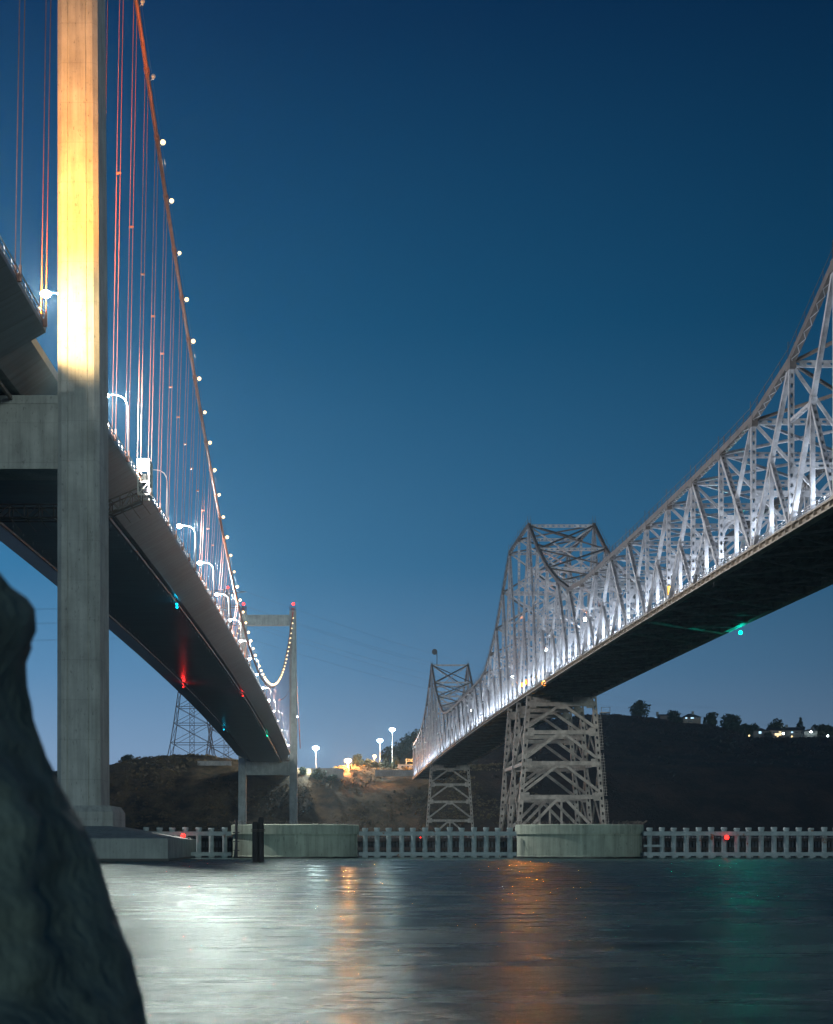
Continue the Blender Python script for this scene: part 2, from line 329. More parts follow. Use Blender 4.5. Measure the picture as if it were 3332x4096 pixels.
# ------------------------------------------------------------------ suspension bridge
BX = -38.5
HAZE = 0.00008
def zd(Y):                                  # deck edge level
    if Y < 162: return 47.6
    if Y > 890: return 47.6 - (Y - 890) * 0.006
    return 52.6 - 5.0 * ((Y - 526) / 364) ** 2
def zc(Y):                                  # main cable
    if 162 <= Y <= 893: return 54 + 5.17e-4 * (Y - 526) ** 2
    if Y < 162: return 122.5 - (162 - Y) * (72.0 / 150)
    return 122.5 - (Y - 890) * (70.0 / 180)
SB = thing('suspension_bridge', (BX, 526, 0), 'long suspension bridge with concrete towers and grey box girder, on the left', 'bridge')
def deck():
    mb = MB(); full = [(12.1, 0), (12.1, -0.4), (7.6, -3.0), (-9.3, -3.0), (-15.5, -0.7), (-15.5, 0)]
    nar = [(10.6, 0), (10.6, -0.9), (7.6, -3.0), (-9.3, -3.0), (-10.9, -0.9), (-10.9, 0)]
    def seg(sec, y0, y1, n, dz=0.0):
        mb.prism([[(BX + x, Y, zd(Y) + z - dz) for x, z in sec] for Y in [y0 + (y1 - y0) * i / n for i in range(n + 1)]])
    seg(full, 14, 152, 12); seg(nar, 152.02, 172.98, 1, 0.01); seg(full, 173, 880, 60); seg(nar, 880.02, 899.98, 1, 0.01); seg(full, 900, 1046, 8)
    g = mb.build('box_girder', GIRD, SB)
    rd = MB(); ys = [14 + 1032 * i / 80 for i in range(81)]
    for a, b_ in zip(ys, ys[1:]): rd.add([(BX - 9.5, a, zd(a) + 0.02), (BX + 9.9, a, zd(a) + 0.02), (BX + 9.9, b_, zd(b_) + 0.02), (BX - 9.5, b_, zd(b_) + 0.02)], [(0, 1, 2, 3)])
    rd.build('roadway', ASPH, SB)
    for sx, nm in ((11.95, 0), (-15.35, 1)):
        for y0, y1 in ((14, 152), (173, 880), (900, 1046)):
            r = MB()
            n = int((y1 - y0) / 3)
            for i in range(n + 1):
                Y = y0 + (y1 - y0) * i / n; r.box(BX + sx - 0.05, BX + sx + 0.05, Y - 0.05, Y + 0.05, zd(Y) - 0.05, zd(Y) + 1.15)
            k = max(2, n // 4); yy = [y0 + (y1 - y0) * i / k for i in range(k + 1)]
            for h, t in ((0.12, 0.11), (0.6, 0.05), (1.12, 0.06)):
                for a, b_ in zip(yy, yy[1:]): r.beam((BX + sx, a, zd(a) + h), (BX + sx, b_, zd(b_) + h), t * 2, t * 1.6)
            r.build('railing', POLE, SB)
    for sx in (6.9, -8.7):                  # inspection rails hung under the soffit edges
        r = MB(); yy = [14 + 1000 * i / 100 for i in range(101)]
        for a, b_ in zip(yy, yy[1:]):
            r.beam((BX + sx, a, zd(a) - 3.55), (BX + sx, b_, zd(b_) - 3.55), 0.35, 0.28)
            r.box(BX + sx - 0.06, BX + sx + 0.06, a - 0.06, a + 0.06, zd(a) - 3.55, zd(a) - 2.95)
        r.build('inspection_rail', GIRD2, SB)
    dr = MB()                               # short drain spouts along both soffit edges
    for i in range(90):
        Y = 178 + 7.8 * i
        for sx in (5.9, -7.9): dr.cyl(BX + sx, Y, zd(Y) - 3.35, zd(Y) - 2.95, 0.07, n=6)
    d = dr.build('drain_spout', POLE, SB); d['kind'] = 'stuff'
deck()
def leg_ring(cx, cy, z, w, d):
    c = 0.45; x, y = w / 2, d / 2; g, gd = 0.07, 0.09
    pts = [(-x + c, -y)]
    for gx in (-x + 1.05, x - 1.05): pts += [(gx - g, -y), (gx - g * .6, -y + gd), (gx + g * .6, -y + gd), (gx + g, -y)]
    pts += [(x - c, -y), (x, -y + c), (x, y - c), (x - c, y)]
    for gx in (x - 1.05, -x + 1.05): pts += [(gx + g, y), (gx + g * .6, y - gd), (gx - g * .6, y - gd), (gx - g, y)]
    pts += [(-x + c, y), (-x, y - c), (-x, -y + c)]
    return [(cx + a, cy + b_, z) for a, b_ in pts]
def tower(Y, far):
    t = sub('tower', SB); cy = Y + 3.45
    for sx in (-1, 1):
        mb = MB(); X = BX + sx * 13.4
        mb.prism([leg_ring(X - sx * dx, cy, z, w, d) for z, w, d, dx in ((5.1, 4.15, 7.2, -.05), (44, 4.0, 6.9, 0), (85, 3.8, 6.4, 0.15), (123.6, 3.45, 5.8, 0.35))])
        mb.build('leg', CONC, t)
        p = MB(); o = [(-3.5, -4.6), (-2.6, -5.4), (2.6, -5.4), (3.5, -4.6), (3.5, 4.6), (2.6, 5.4), (-2.6, 5.4), (-3.5, 4.6)]
        p.prism([[(X + a * k, cy + b_ * k, z) for a, b_ in o] for z, k in ((2.2, 1.0), (4.5, 1.0), (5.1, 0.9))]); p.build('pedestal', CONC, t)
    mb = MB(); mb.box(BX - 11.39, BX + 11.39, cy - 2.6, cy + 2.6, 37.4, 44.45); mb.box(BX - 11.38, BX + 11.38, cy - 2.75, cy + 2.75, 43.6, 44.3); mb.build('crossbeam', CONC, t)
    mb = MB(); mb.box(BX - 11.2, BX + 11.2, cy - 2.3, cy + 2.3, 116, 121.4); mb.build('crossbeam', CONC, t)
    mb = MB()
    for sx in (-1, 1):                      # bearings between the crossbeam and the girder
        mb = MB(); mb.box(BX + sx * 8.2 - 0.9, BX + sx * 8.2 + 0.9, cy - 1.2, cy + 1.2, 44.45, 44.62); mb.build('bearing', GIRD2, t)
    for sx in (-1, 1):
        X = BX + sx * 13.05; mb = MB(); z = 123.6
        for a in (-1.6, 1.6):
            for b_ in (-2.6, 0, 2.6): mb.box(X + a - .06, X + a + .06, cy + b_ - .06, cy + b_ + .06, z, z + 2.4)
            for h in (0.7, 1.5, 2.3): mb.box(X + a - .05, X + a + .05, cy - 2.6, cy + 2.6, z + h - .05, z + h + .05)
        for h in (0.7, 1.5, 2.3):
            for b_ in (-2.6, 2.6): mb.box(X - 1.6, X + 1.6, cy + b_ - .05, cy + b_ + .05, z + h - .05, z + h + .05)
        mb.box(X - .9, X + .9, cy - 1.6, cy + 1.6, z, z + 1.5); mb.build('saddle_housing', DARK, t)
        if far:
            m2 = MB(); m2.ball((X + 0.3, cy - 1.5, z + 3.6), 0.75); l = m2.build('aviation_light', E_RED, t)
            light('POINT', (X + .3, cy - 2.6, z + 3.6), 1500, (1, .05, .03), .3, SB)
    # pile cap with sloping top
    x0, x1, y0, y1 = BX - 23.2, BX + 23.2, Y - 12, Y + 19
    mb = MB(); mb.prism([[(x0, y0, z), (x1, y0, z), (x1, y1, z), (x0, y1, z)] for z in (-3, 1.95)] + [[(x0 + 6.5, Y - 2.5, 3.15), (x1 - 6.5, Y - 2.5, 3.15), (x1 - 6.5, y1 - 9, 3.15), (x0 + 6.5, y1 - 9, 3.15)]])
    mb.build('pile_cap', CAPM, t)
    MB().box(x0 - .06, x1 + .06, y0 - .06, y1 + .06, -2, .17).build('tide_band', mat('wet algae', (0.012, 0.014, 0.011), .5, 0, .4, 3), t)
    return t
tower(162, False); tower(890, True)
tl = MB(); tl.ball((-23.1, 892, 68), 0.35).build('tower_light', E_WHITE, SB)
for sx in (-1, 1):
    X = BX + sx * 13.2
    mb = MB(); mb.tube([(X, Y, zc(Y)) for Y in [14 + 2 * (162 - 14) / 12 * i / 2 for i in range(12)] + [162 + 731 * i / 120 for i in range(121)] + [900, 950, 1000, 1050]], 0.29, 8); mb.build('main_cable', CABLE, SB, True)
    mb = MB()
    for o in (-0.42, 0.42): mb.tube([(X + o, Y, zc(Y) + 1.15) for Y in [162 + 731 * i / 120 for i in range(121)]], 0.022, 4)
    mb.build('hand_rope', DARK, SB)
ROPES = MB(); nh = 0
HY_ = [173 + 12.05 * k for k in range(59)]
HS = [150.5 - 12.05 * k for k in range(9)]
for sx in (1, -1):
    Xc = BX + sx * 13.2; Xd = BX + sx * 12.15 if sx > 0 else BX - 14.2
    for Y in HS + HY_:
        top, bot = zc(Y), zd(Y)
        own = (sx > 0) or Y > 560
        if top - bot < 2.2: continue
        mb = MB() if (own and nh < 100) else ROPES
        for o in (-0.21, 0.21):
            if top - bot > 2: mb.tube([(Xc + o, Y, top), (Xd + o, Y, bot + 0.9)], 0.045 if Y < 420 else 0.05, 5)
            mb.box(Xd + o - 0.1, Xd + o + 0.1, Y - 0.12, Y + 0.12, bot + 0.15, bot + 1.0)
        mb.box(Xd - 0.32, Xd + 0.32, Y - 0.13, Y + 0.13, bot - 0.35, bot + 0.35)
        mb.tube([(Xc, Y - 0.5, zc(Y - 0.5)), (Xc, Y + 0.5, zc(Y + 0.5))], 0.38, 8)       # cable band
        if top - bot > 18:                      # spacer clamp between the two ropes
            f_ = 0.5; c = Vector((Xc, Y, top)).lerp(Vector((Xd, Y, bot)), f_); mb.box(c.x - 0.28, c.x + 0.28, Y - 0.09, Y + 0.09, c.z - 0.12, c.z + 0.12)
        if mb is not ROPES: mb.build('hanger', CABLE, SB); nh += 1
r_ = ROPES.build('hanger', CABLE, SB); r_['kind'] = 'stuff'
# necklace lights along the main cables
nl = 0
for sx in (1, -1):
    for Y in HY_:
        if sx < 0 and Y < 640: continue
        X = BX + sx * 13.2 + 0.62
        if Y < 200: continue
        off = Y < 224
        z = zc(Y + 2) + 0.75
        mb = MB(); mb.tube([(X - 0.5, Y + 2, z - 0.7), (X - 0.1, Y + 2, z - 0.2)], 0.05, 5); mb.cyl(X, Y + 2, z - 0.35, z - 0.15, 0.12, n=8)
        b_ = mb.build('cable_light', POLE, SB)
        r = (0.34 if Y < 400 else 0.36) * random.uniform(.8, 1.12)
        MB().ball((X, Y + 2, z + 0.08), r, 8, 5).build('lamp_glass', POLE if off else E_WARM, b_)
        nl += 1
for Y in [240 + 49 * k for k in range(13)]: light('POINT', (BX + 13.2 + 0.62, Y, zc(Y) + 1.2), 260, (1, .72, .42), .3, SB)
# navigation lights under the girder
def nav(px, py, sx, m, col, pw):
    X = BX + sx; Y = F * X / (px - CX); z = zd(Y) - 4.15
    mb = MB(); mb.cyl(X, Y, z + 0.25, z + 1.2, 0.06, n=6); mb.cyl(X, Y, z + 0.18, z + 0.3, 0.22, n=10); b_ = mb.build('navigation_light', DARK, SB)
    MB().ball((X, Y, z), 0.24, 10, 6).build('lamp_glass', m, b_)
    light('POINT', (X, Y, z - 0.1), pw, col, .25, SB)
nav(707, 2416, 7.3, E_CYAN, (0, .65, 1), 260); nav(708, 2408, 6.9, E_CYAN, (0, .65, 1), 160)
nav(733, 2775, -8.9, E_RED, (1, .02, .02), 2600); nav(971, 2773, 7.2, E_RED, (1, .02, .02), 800)
nav(895, 2931, -8.9, E_CYAN, (0, .65, 1), 300); nav(1069, 2930, 7.2, E_GREEN, (0, 1, .55), 500)

# street lamps on the suspension bridge
LAMPY = [123, 172, 215, 263, 314, 359, 408, 457, 506, 555, 604, 652, 701, 750, 799, 848, 905, 950, 995]
k = 0
for i, Y in enumerate(LAMPY):
    i -= 1; lit = i != 2; z = zd(Y); X = BX + 11.55
    if i < 0: lab = 'street lamp on the side span just before the near concrete tower'
    elif i == 0: lab = 'lit street lamp glaring just left of the near concrete tower'
    elif not lit: lab = 'unlit curved street lamp just beyond the hoist cage on the bridge edge'
    elif Y > 890: lab = f'{ORD[i - 15]} lit street lamp beyond the far concrete tower of the suspension bridge'
    else: lab = f'{ORD[i - 1 if i == 1 else i - 2]} lit curved street lamp past the near concrete tower, along the girder edge'
    t = thing('street_lamp', (X, Y, z), lab, 'street lamp', 'street lamps along the suspension bridge')
    mb = MB(); mb.tube([(X, Y, z)] + [(X, Y, z + 7.6)] + [(X - 1.6 * (1 - cos(a)), Y, z + 7.6 + 1.7 * sin(a)) for a in (pi / 8, pi / 4, 3 * pi / 8, pi / 2)] + [(X - 2.4, Y, z + 9.35)], [0.13, 0.1, 0.095, 0.085, 0.075, 0.07, 0.06], 8); mb.build('pole', POLE, t, True)
    mb = MB(); mb.prism([[(X - 2.3 - dx, Y - w, z + 9.28), (X - 2.3 - dx, Y + w, z + 9.28), (X - 2.3 - dx, Y + w * .6, z + 9.28 + h), (X - 2.3 - dx, Y - w * .6, z + 9.28 + h)] for dx, w, h in ((0, .1, .12), (.35, .2, .22), (.95, .18, .16))]); h_ = mb.build('lamp_head', POLE, t)
    MB().ball((X - 2.95, Y, z + 9.25), 0.58 if Y < 400 else 0.5, 10, 6, 0.6).build('lamp_glass', E_WHITE if lit else POLE, h_)  # glass ball oversized, the lamp's glare is put into its shape
    if lit: light('POINT', (X - 2.95, Y, z + 8.85), interp(Y, [(123, 14000), (124, 220000), (216, 220000), (262, 100000), (420, 95000), (460, 55000), (600, 24000), (900, 20000)]), (1.0, .975, .95), .3, t)

# floodlights that colour the near tower orange
def flood(x, y, z, aim, pw, lab, spot=70, col=(1.0, .345, .045)):
    t = thing('floodlight', (x, y, z), lab, 'floodlight')
    mb = MB(); mb.box(x - .05, x + .05, y - .05, y + .05, z, z + .5); mb.build('bracket', DARK, t)
    d = (Vector(aim) - Vector((x, y, z + .6))).normalized(); c = Vector((x, y, z + .6))
    MB().beam(c - d * .2, c + d * .12, .45, .6).build('housing', DARK, t)
    MB().beam(c + d * .121, c + d * .14, .4, .55).build('lamp_glass', E_AMB, t)
    light('SPOT', c + d * .3, pw, col, .8, t, aim, spot, .95)
flood(-27.0, 149.5, 47.6, (-25.3, 163, 80), 190000, 'orange floodlight on the girder end in front of the near tower', 85)
flood(-29.5, 150.5, 47.6, (-25.3, 163, 51), 60000, 'low orange floodlight beside the girder end aimed at the near tower', 62, (1, .62, .26))
flood(-27.0, 179, zd(179), (-25.3, 205, 112), 640000, 'orange floodlight behind the near tower aimed up the main cable', 60)

# maintenance traveller hung below the girder
def traveller():
    Y0 = 219; z = zd(Y0) - 3.0; t = thing('maintenance_traveller', (BX, Y0, z - 2), 'steel truss gantry with a white hoist cage slung under the girder', 'gantry')
    def tru(a, b_, n, nm, h=1.75):
        mb = MB(); a, b_ = Vector(a), Vector(b_); up = Vector((0, 0, h))
        for dy in (0, 2.4):
            o = Vector((0, dy, 0)); mb.beam(a + o, b_ + o, .16, .16); mb.beam(a + up + o, b_ + up + o, .16, .16)
            for k in range(n):
                p, q = a.lerp(b_, k / n) + o, a.lerp(b_, (k + 1) / n) + o; mb.beam(p, p + up, .13, .13); mb.beam(p + (up if k % 2 else Vector()), q + (Vector() if k % 2 else up), .12, .12)
            mb.beam(b_ + o, b_ + up + o, .13, .13)
        for k in range(n + 1):
            p = a.lerp(b_, k / n); mb.beam(p, p + Vector((0, 2.4, 0)), .1, .1); mb.beam(p + Vector((0, 0, -.02)), p + Vector((.9, 3.6, -1.1)), .07, .07)
        mb.add([a + Vector((0, .1, .2)), a + Vector((0, 2.3, .2)), b_ + Vector((0, 2.3, .2)), b_ + Vector((0, .1, .2))], [(0, 1, 2, 3)])
        return mb.build(nm, STEELT, t)
    global STEELT
    STEELT = mat('gantry paint', (0.12, 0.105, 0.085), .6, .1, .4, 1.5)
    tru((BX - 10, Y0, z - 2.6), (BX + 7.2, Y0, z - 2.6), 9, 'truss')
    tru((BX + 7.4, Y0, z - 2.5), (BX + 12.6, Y0, z - 0.35), 4, 'side_truss', 1.7)
    x0, x1, y0, y1, z0, z1 = BX + 12.35, BX + 13.75, Y0 - .2, Y0 + 3.2, zd(Y0) - 2.6, zd(Y0) + 1.9
    WH = mat('white cage paint', (0.62, 0.60, 0.52), .6, 0, .4, 1.8)
    mb = MB()
    for x in (x0, x1):
        for y in (y0, y1): mb.box(x - .11, x + .11, y - .11, y + .11, z0, z1)
    for h in (z0, z0 + 1.6, z0 + 3.0, z1):
        for y in (y0, y1): mb.box(x0, x1, y - .1, y + .1, h - .1, h + .1)
        for x in (x0, x1): mb.box(x - .1, x + .1, y0, y1, h - .1, h + .1)
    mb.beam((x0, y0, z0), (x1, y0, z0 + 1.6), .14, .14); mb.build('cage', WH, t)
    mb = MB(); mb.box(x0 + .15, x1 - .15, y0 + .02, y0 + .06, z0 + 3.1, z1 - .1); mb.box(x1 - .06, x1 - .02, y0 + .15, y1 - .15, z0 + 1.7, z1 - .1); mb.box(x0 + .4, x1 - .3, y0 + .5, y1 - .4, z0 + 1.7, z0 + 2.8)
    mb.build('cage_panel', mat('cage mesh panel', (0.33, 0.33, 0.29), .6, 0, .4, 2), t)
traveller()

# ------------------------------------------------------------------ cantilever bridge
CB = thing('cantilever_bridge', (60, 500, 0), 'silver steel cantilever truss bridge lit white from its deck, on the right', 'bridge')
WID = 18.3
def tx(side, Y): return 61.8 - 0.0186 * Y + (WID if side else 0)
def zb(Y): return 43.2 - 1.85e-5 * (Y - 560) ** 2
PS = 335.3 / 18
JY = [143.7 + PS * k for k in range(19)] + [501.85] + [524.7 + PS * k for k in range(19)] + [860 + 19.05 * k for k in range(1, 9)]
TZ = [91.3, 83.5, 76.5, 69.8, 63.4, 60.6, 60.2, 60, 60, 60, 60.1, 60.3, 60.5, 60.7, 62, 67, 73.3, 81.5, 91.3, 91.5,
      91.3, 82, 72.8, 66.5, 62, 60.7, 60.5, 60.2, 60, 60, 60, 60, 60.2, 60.5, 62, 66.5, 73, 81.5, 92, 83, 75, 69, 65, 62.8, 61.4, 60.6, 60]
N = len(JY)
def T(s, j, h=None): return Vector((tx(s, JY[j]), JY[j], TZ[j] if h is None else h))
def B(s, j): return Vector((tx(s, JY[j]), JY[j], zb(JY[j]) + 0.6))
DZ = 1.75                                   # roadway above the fascia bottom
for s in (0, 1):
    tr = sub('truss', CB)
    mb = MB(); fl = MB()
    for j in range(N - 1):
        a, b_ = T(s, j), T(s, j + 1); mb.beam(a, b_, 0.95, 0.75)
        if JY[j] < 640:                     # lacing seen on the underside of the top chord
            n = 14; lo = Vector((0, 0, -0.55))
            for k in range(n): fl.beam(a.lerp(b_, k / n) + lo + Vector((-.3 if k % 2 else .3, 0, 0)), a.lerp(b_, (k + 1) / n) + lo + Vector((.3 if k % 2 else -.3, 0, 0)), .05, .1)
    for j in range(N):
        a = T(s, j); mb.beam(a + Vector((0, -1.0, -.35)), a + Vector((0, 1.0, -.35)), 1.5, 0.82)   # gusset
    mb.build('top_chord', STEELD, tr); fl.build('lacing', STEEL, tr)
    mb = MB()
    for j in range(N - 1): mb.beam(B(s, j), B(s, j + 1), 1.15, 0.8)
    for j in range(N): mb.beam(B(s, j) + Vector((0, -1.3, .25)), B(s, j) + Vector((0, 1.3, .25)), 1.5, .86)
    mb.build('bottom_chord', FASC, tr)
    mb = MB()                               # walkway handrail on the top chord
    for j in range(N - 1):
        for o in (-.4, .4):
            u = Vector((o, 0, 1.55)); mb.beam(T(s, j) + u, T(s, j + 1) + u, .05, .05)
            for k in range(5): p = T(s, j).lerp(T(s, j + 1), k / 5) + Vector((o, 0, .4)); mb.box(p.x - .035, p.x + .035, p.y - .035, p.y + .035, p.z, p.z + (2.1 if k == 0 else 1.2))
    mb.build('handrail', STEELD, tr)
    for j in range(N):
        mb = MB(); a, b_ = B(s, j), T(s, j)
        (mb.perf(a, b_, .72, .66) if JY[j] < 760 else mb.beam(a, b_, .72, .62)); mb.build('vertical', STEEL, tr)
    for j in range(N - 1):
        A = j % 4 in (3, 0); up = j % 4 == 1
        if j >= 19: A = (j - 19) % 4 in (0, 3); up = (j - 19) % 4 == 1
        if j in (18, 19): A = j == 18; up = False
        top, bot = (T(s, j), B(s, j + 1)) if A else (T(s, j + 1), B(s, j)); m_ = top.lerp(bot, .5); perf = not A
        mb = MB(); far = JY[j] > 700
        if perf and not far: mb.perf(top, bot, .66, .64)
        else: mb.beam(top, bot, .66, .6)
        mb.beam(m_ + (top - bot).normalized() * .9, m_ - (top - bot).normalized() * .9, 1.1, .7); mb.build('diagonal', STEELG if False else STEEL, tr)
        other = (B(s, j) if A else B(s, j + 1)) if not up else (T(s, j) if not A else T(s, j + 1))
        mb = MB()
        if not far and not up: mb.perf(m_, other, .5, .56)
        else: mb.beam(m_, other, .48, .52)
        mb.build('sub_diagonal', STEEL, tr)
        ym = (JY[j] + JY[j + 1]) / 2; q = Vector((tx(s, ym), ym, zb(ym) + .6)); MB().beam(q, m_, .5, .56).build('sub_vertical', STEEL, tr)
        if max(TZ[j], TZ[j + 1]) > 69:      # tall panels near the towers: a strut and an upper sub-diagonal
            vtop = T(s, j + 1) if A else T(s, j); vbot = B(s, j + 1) if A else B(s, j)
            e_ = vbot.lerp(vtop, (m_.z - vbot.z) / (vtop.z - vbot.z)); mb = MB(); mb.beam(m_, e_, .42, .5); mb.build('sub_strut', STEEL, tr)
# cross frames, laterals, floor
for j in range(N):
    mb = MB(); a, b_ = T(0, j), T(1, j); far = JY[j] > 700
    dn = Vector((0, 0, -.35)); (mb.beam(a + dn, b_ + dn, .85, .5, (0, 1, 0)) if far else mb.perf(a + dn, b_ + dn, .85, .5, (0, 0, 1), 1.45, .7, .34) if False else mb.perf(a + dn, b_ + dn, .5, .85, (0, 0, 1), 1.45, .72, .36))
    zp = zb(JY[j]) + DZ + 7.2; h = TZ[j] - zp
    if h > 3:
        pa, pb = T(0, j, zp), T(1, j, zp); pm = (pa + pb) / 2
        if far: mb.beam(pa, pb, .5, .8, (0, 0, 1))
        else: mb.perf(pa, pb, .45, .8, (0, 0, 1), 1.45, .7, .34)
        if h < 16:
            mb.beam(a + dn, pm, .4, .4, (0, 1, 0)); mb.beam(b_ + dn, pm, .4, .4, (0, 1, 0))
        else:
            n = 2 if h < 28 else 3
            for k in range(n):
                z0, z1 = zp + h * k / n, zp + h * (k + 1) / n - (.35 if k == n - 1 else 0)
                mb.beam(T(0, j, z0), T(1, j, z1), .42, .42, (0, 1, 0)); mb.beam(T(1, j, z0), T(0, j, z1 - .001), .40, .40, (0, 1, 0))
                if k: mb.beam(T(0, j, z0), T(1, j, z0), .55, .46, (0, 1, 0))
        for sgn, c in ((1, pa), (-1, pb)):     # curved knee braces at the portal corners
            pts = [c + Vector((sgn * (.35 + 2.6 * (1 - cos(t_))), 0, -.4 - 2.6 * (1 - sin(t_)))) for t_ in [pi / 2 * i / 5 for i in range(6)]]
            for p, q in zip(pts, pts[1:]): mb.beam(p, q, .35, .36, (0, 1, 0))
            mb.prism([[c + Vector((sgn * .3, dy, -.3)), c + Vector((sgn * 3.0, dy, -.3)), c + Vector((sgn * 1.2, dy, -1.25)), c + Vector((sgn * .3, dy, -3.0))] for dy in (-.05, .05)])
    mb.build('sway_frame', STEEL, CB)
for j in range(N - 1):
    mb = MB(); o = Vector((0, 0, -.2)); a, b_, c, d = T(0, j) + o, T(1, j) + o, T(0, j + 1) + o, T(1, j + 1) + o
    mb.beam(a, d, .36, .40, (0, 0, 1)); mb.beam(b_ - Vector((0, 0, .02)), c - Vector((0, 0, .02)), .36, .40, (0, 0, 1)); mb.build('lateral_brace', STEELD if TZ[j] > 62 else STEEL, CB)  # darker colour on the tall panels near the towers
fb = []
for j in range(N - 1):
    for k in (0, .5):
        Y = JY[j] + (JY[j + 1] - JY[j]) * k; fb.append(Y)
for i, Y in enumerate(fb):
    mb = MB(); mb.box(tx(0, Y) + .42, tx(1, Y) - .42, Y - .2, Y + .2, zb(Y) + .12, zb(Y) + 1.32); mb.box(tx(0, Y) + .42, tx(1, Y) - .42, Y - .35, Y + .35, zb(Y) + .06, zb(Y) + .118); mb.build('floor_beam', UNDER, CB)
mb = MB()
for j in range(N - 1):
    a, b_, c, d = B(0, j), B(1, j), B(0, j + 1), B(1, j + 1); o = Vector((0, 0, -.55))
    mb.perf(a + o, d + o, .3, .5, (1, 0, 0), 1.6, .8, .26); mb.perf(b_ + o, c + o, .28, .5, (1, 0, 0), 1.6, .8, .26)
mb.build('bottom_lateral', UNDER2, CB)
mb = MB()
for i in range(9):
    for a, b_ in zip(fb, fb[1:] + [1012.4]): mb.beam((tx(0, a) + 2 + i * 1.79, a, zb(a) + 1.0), (tx(0, b_) + 2 + i * 1.79, b_, zb(b_) + 1.0), .6, .2)
mb.build('stringer', UNDER, CB)['kind'] = 'stuff'
mb = MB(); ys = fb + [1012.4]
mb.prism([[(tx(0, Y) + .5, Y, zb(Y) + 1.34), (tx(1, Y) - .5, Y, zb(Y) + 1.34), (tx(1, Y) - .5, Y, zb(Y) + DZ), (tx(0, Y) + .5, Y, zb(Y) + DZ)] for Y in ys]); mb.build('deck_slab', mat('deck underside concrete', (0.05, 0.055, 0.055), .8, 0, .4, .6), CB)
for s in (0, 1):
    mb = MB(); o = .75 if s == 0 else -.75
    for a, b_ in zip(ys, ys[1:]):
        for h, w in ((.35, .35), (.75, .12), (1.1, .12)): mb.beam((tx(s, a) + o, a, zb(a) + DZ + h), (tx(s, b_) + o, b_, zb(b_) + DZ + h), w, .1)
        for k in range(4): p = a + (b_ - a) * k / 4; mb.box(tx(s, p) + o - .06, tx(s, p) + o + .06, p - .06, p + .06, zb(p) + DZ, zb(p) + DZ + 1.12)
    mb.build('railing', STEEL, CB)
    mb = MB(); o = -.62 if s == 0 else .62   # outer fascia plates with stiffeners
    for a, b_ in zip(ys, ys[1:]):
        mb.beam((tx(s, a) + o, a, zb(a) + .12), (tx(s, b_) + o, b_, zb(b_) + .12), .22, .42); mb.beam((tx(s, a) + o, a, zb(a) + 1.02), (tx(s, b_) + o, b_, zb(b_) + 1.02), .2, .42)
        for k in range(3): p = a + (b_ - a) * k / 3; mb.box(tx(s, p) + o - .2, tx(s, p) + o + .2, p - .08, p + .08, zb(p) + .22, zb(p) + .93)
    mb.build('fascia', FASC, CB)
# supporting bents
def bent(Y, brace=True):
    t = sub('tower_bent', CB); zt = zb(Y) - .05; xm = tx(0, Y) + WID / 2
    def lx(sg, z): return xm + sg * (WID / 2 + (zt - z) * 0.0745)
    L = lambda sg, z: Vector((lx(sg, z), Y, z))
    for sg in (-1, 1):
        MB().perf(L(sg, 2.5), L(sg, zt), 1.15, 1.25, (1, 0, 0), 2.05, .95, .55).build('leg', BENT, t)
        MB().box(lx(sg, 2) - 2.2, lx(sg, 2) + 2.2, Y - 2.2, Y + 2.2, -4, 2.6).build('footing', CAPM, t)
    lev = [zt - 2.3, zt - 10.2, zt - 18.9, zt - 28.4, 4.6]
    for i, z in enumerate(lev[:-1]):
        d = Vector((.62, 0, 0)); mb = MB(); w = .95
        mb.beam(L(-1, z) + d, L(1, z) - d, w, .8, (0, 1, 0)) if i else mb.beam(L(-1, z) + d, L(1, z) - d, .98, .8, (0, 1, 0))
        for o in (.53, -.53): mb.beam(L(-1, z + o) + d, L(1, z + o) - d, .1, 1.0, (0, 1, 0))
        for sg in (-1, 1): c = L(sg, z); mb.beam(c + Vector((-sg * .62, 0, .1)), c + Vector((-sg * 2.2, 0, .1)), 2.3, .86, (0, 1, 0))
        c = Vector((xm, Y, z - .35)); mb.prism([[c + Vector((x, dy, zz)) for x, zz in ((-1.5, .9), (1.5, .9), (1.5, -.3), (.8, -1.0), (-.8, -1.0), (-1.5, -.3))] for dy in (-.42, .42)])
        mb.build('strut', BENT, t)
        z2 = lev[i + 1] + (1.6 if i < 3 else -1.2)
        for sg in (-1, 1):
            MB().beam(Vector((xm + sg * 1.2, Y, z - .7)), L(sg, z2) - Vector((sg * .6, 0, 0)), .78, .7, (0, 1, 0)).build('brace', BENT, t)
        if i == 3: MB().beam((xm, Y, z - 1), (xm, Y, 2.5), .55, .55).build('post', BENT, t)
    if zt - 2 > 10 and brace:
        for x0, x1 in ((-8, -3.2), (3.4, 8.3)):   # plate girders under the floor
            mb = MB()
            mb.box(xm + x0, xm + x1, Y - .3, Y + .3, zt - 1.6, zt - .15)
            for k in range(6): x = xm + x0 + (x1 - x0) * k / 5; mb.box(x - .05, x + .05, Y - .5, Y + .5, zt - 1.6, zt - .15)
            mb.build('plate_girder', BENT, t)
    return lx, zt
bent(143.7, False)
bl = {Y: bent(Y, Y < 500) for Y in (479, 501.85, 524.7)}
bent(860)
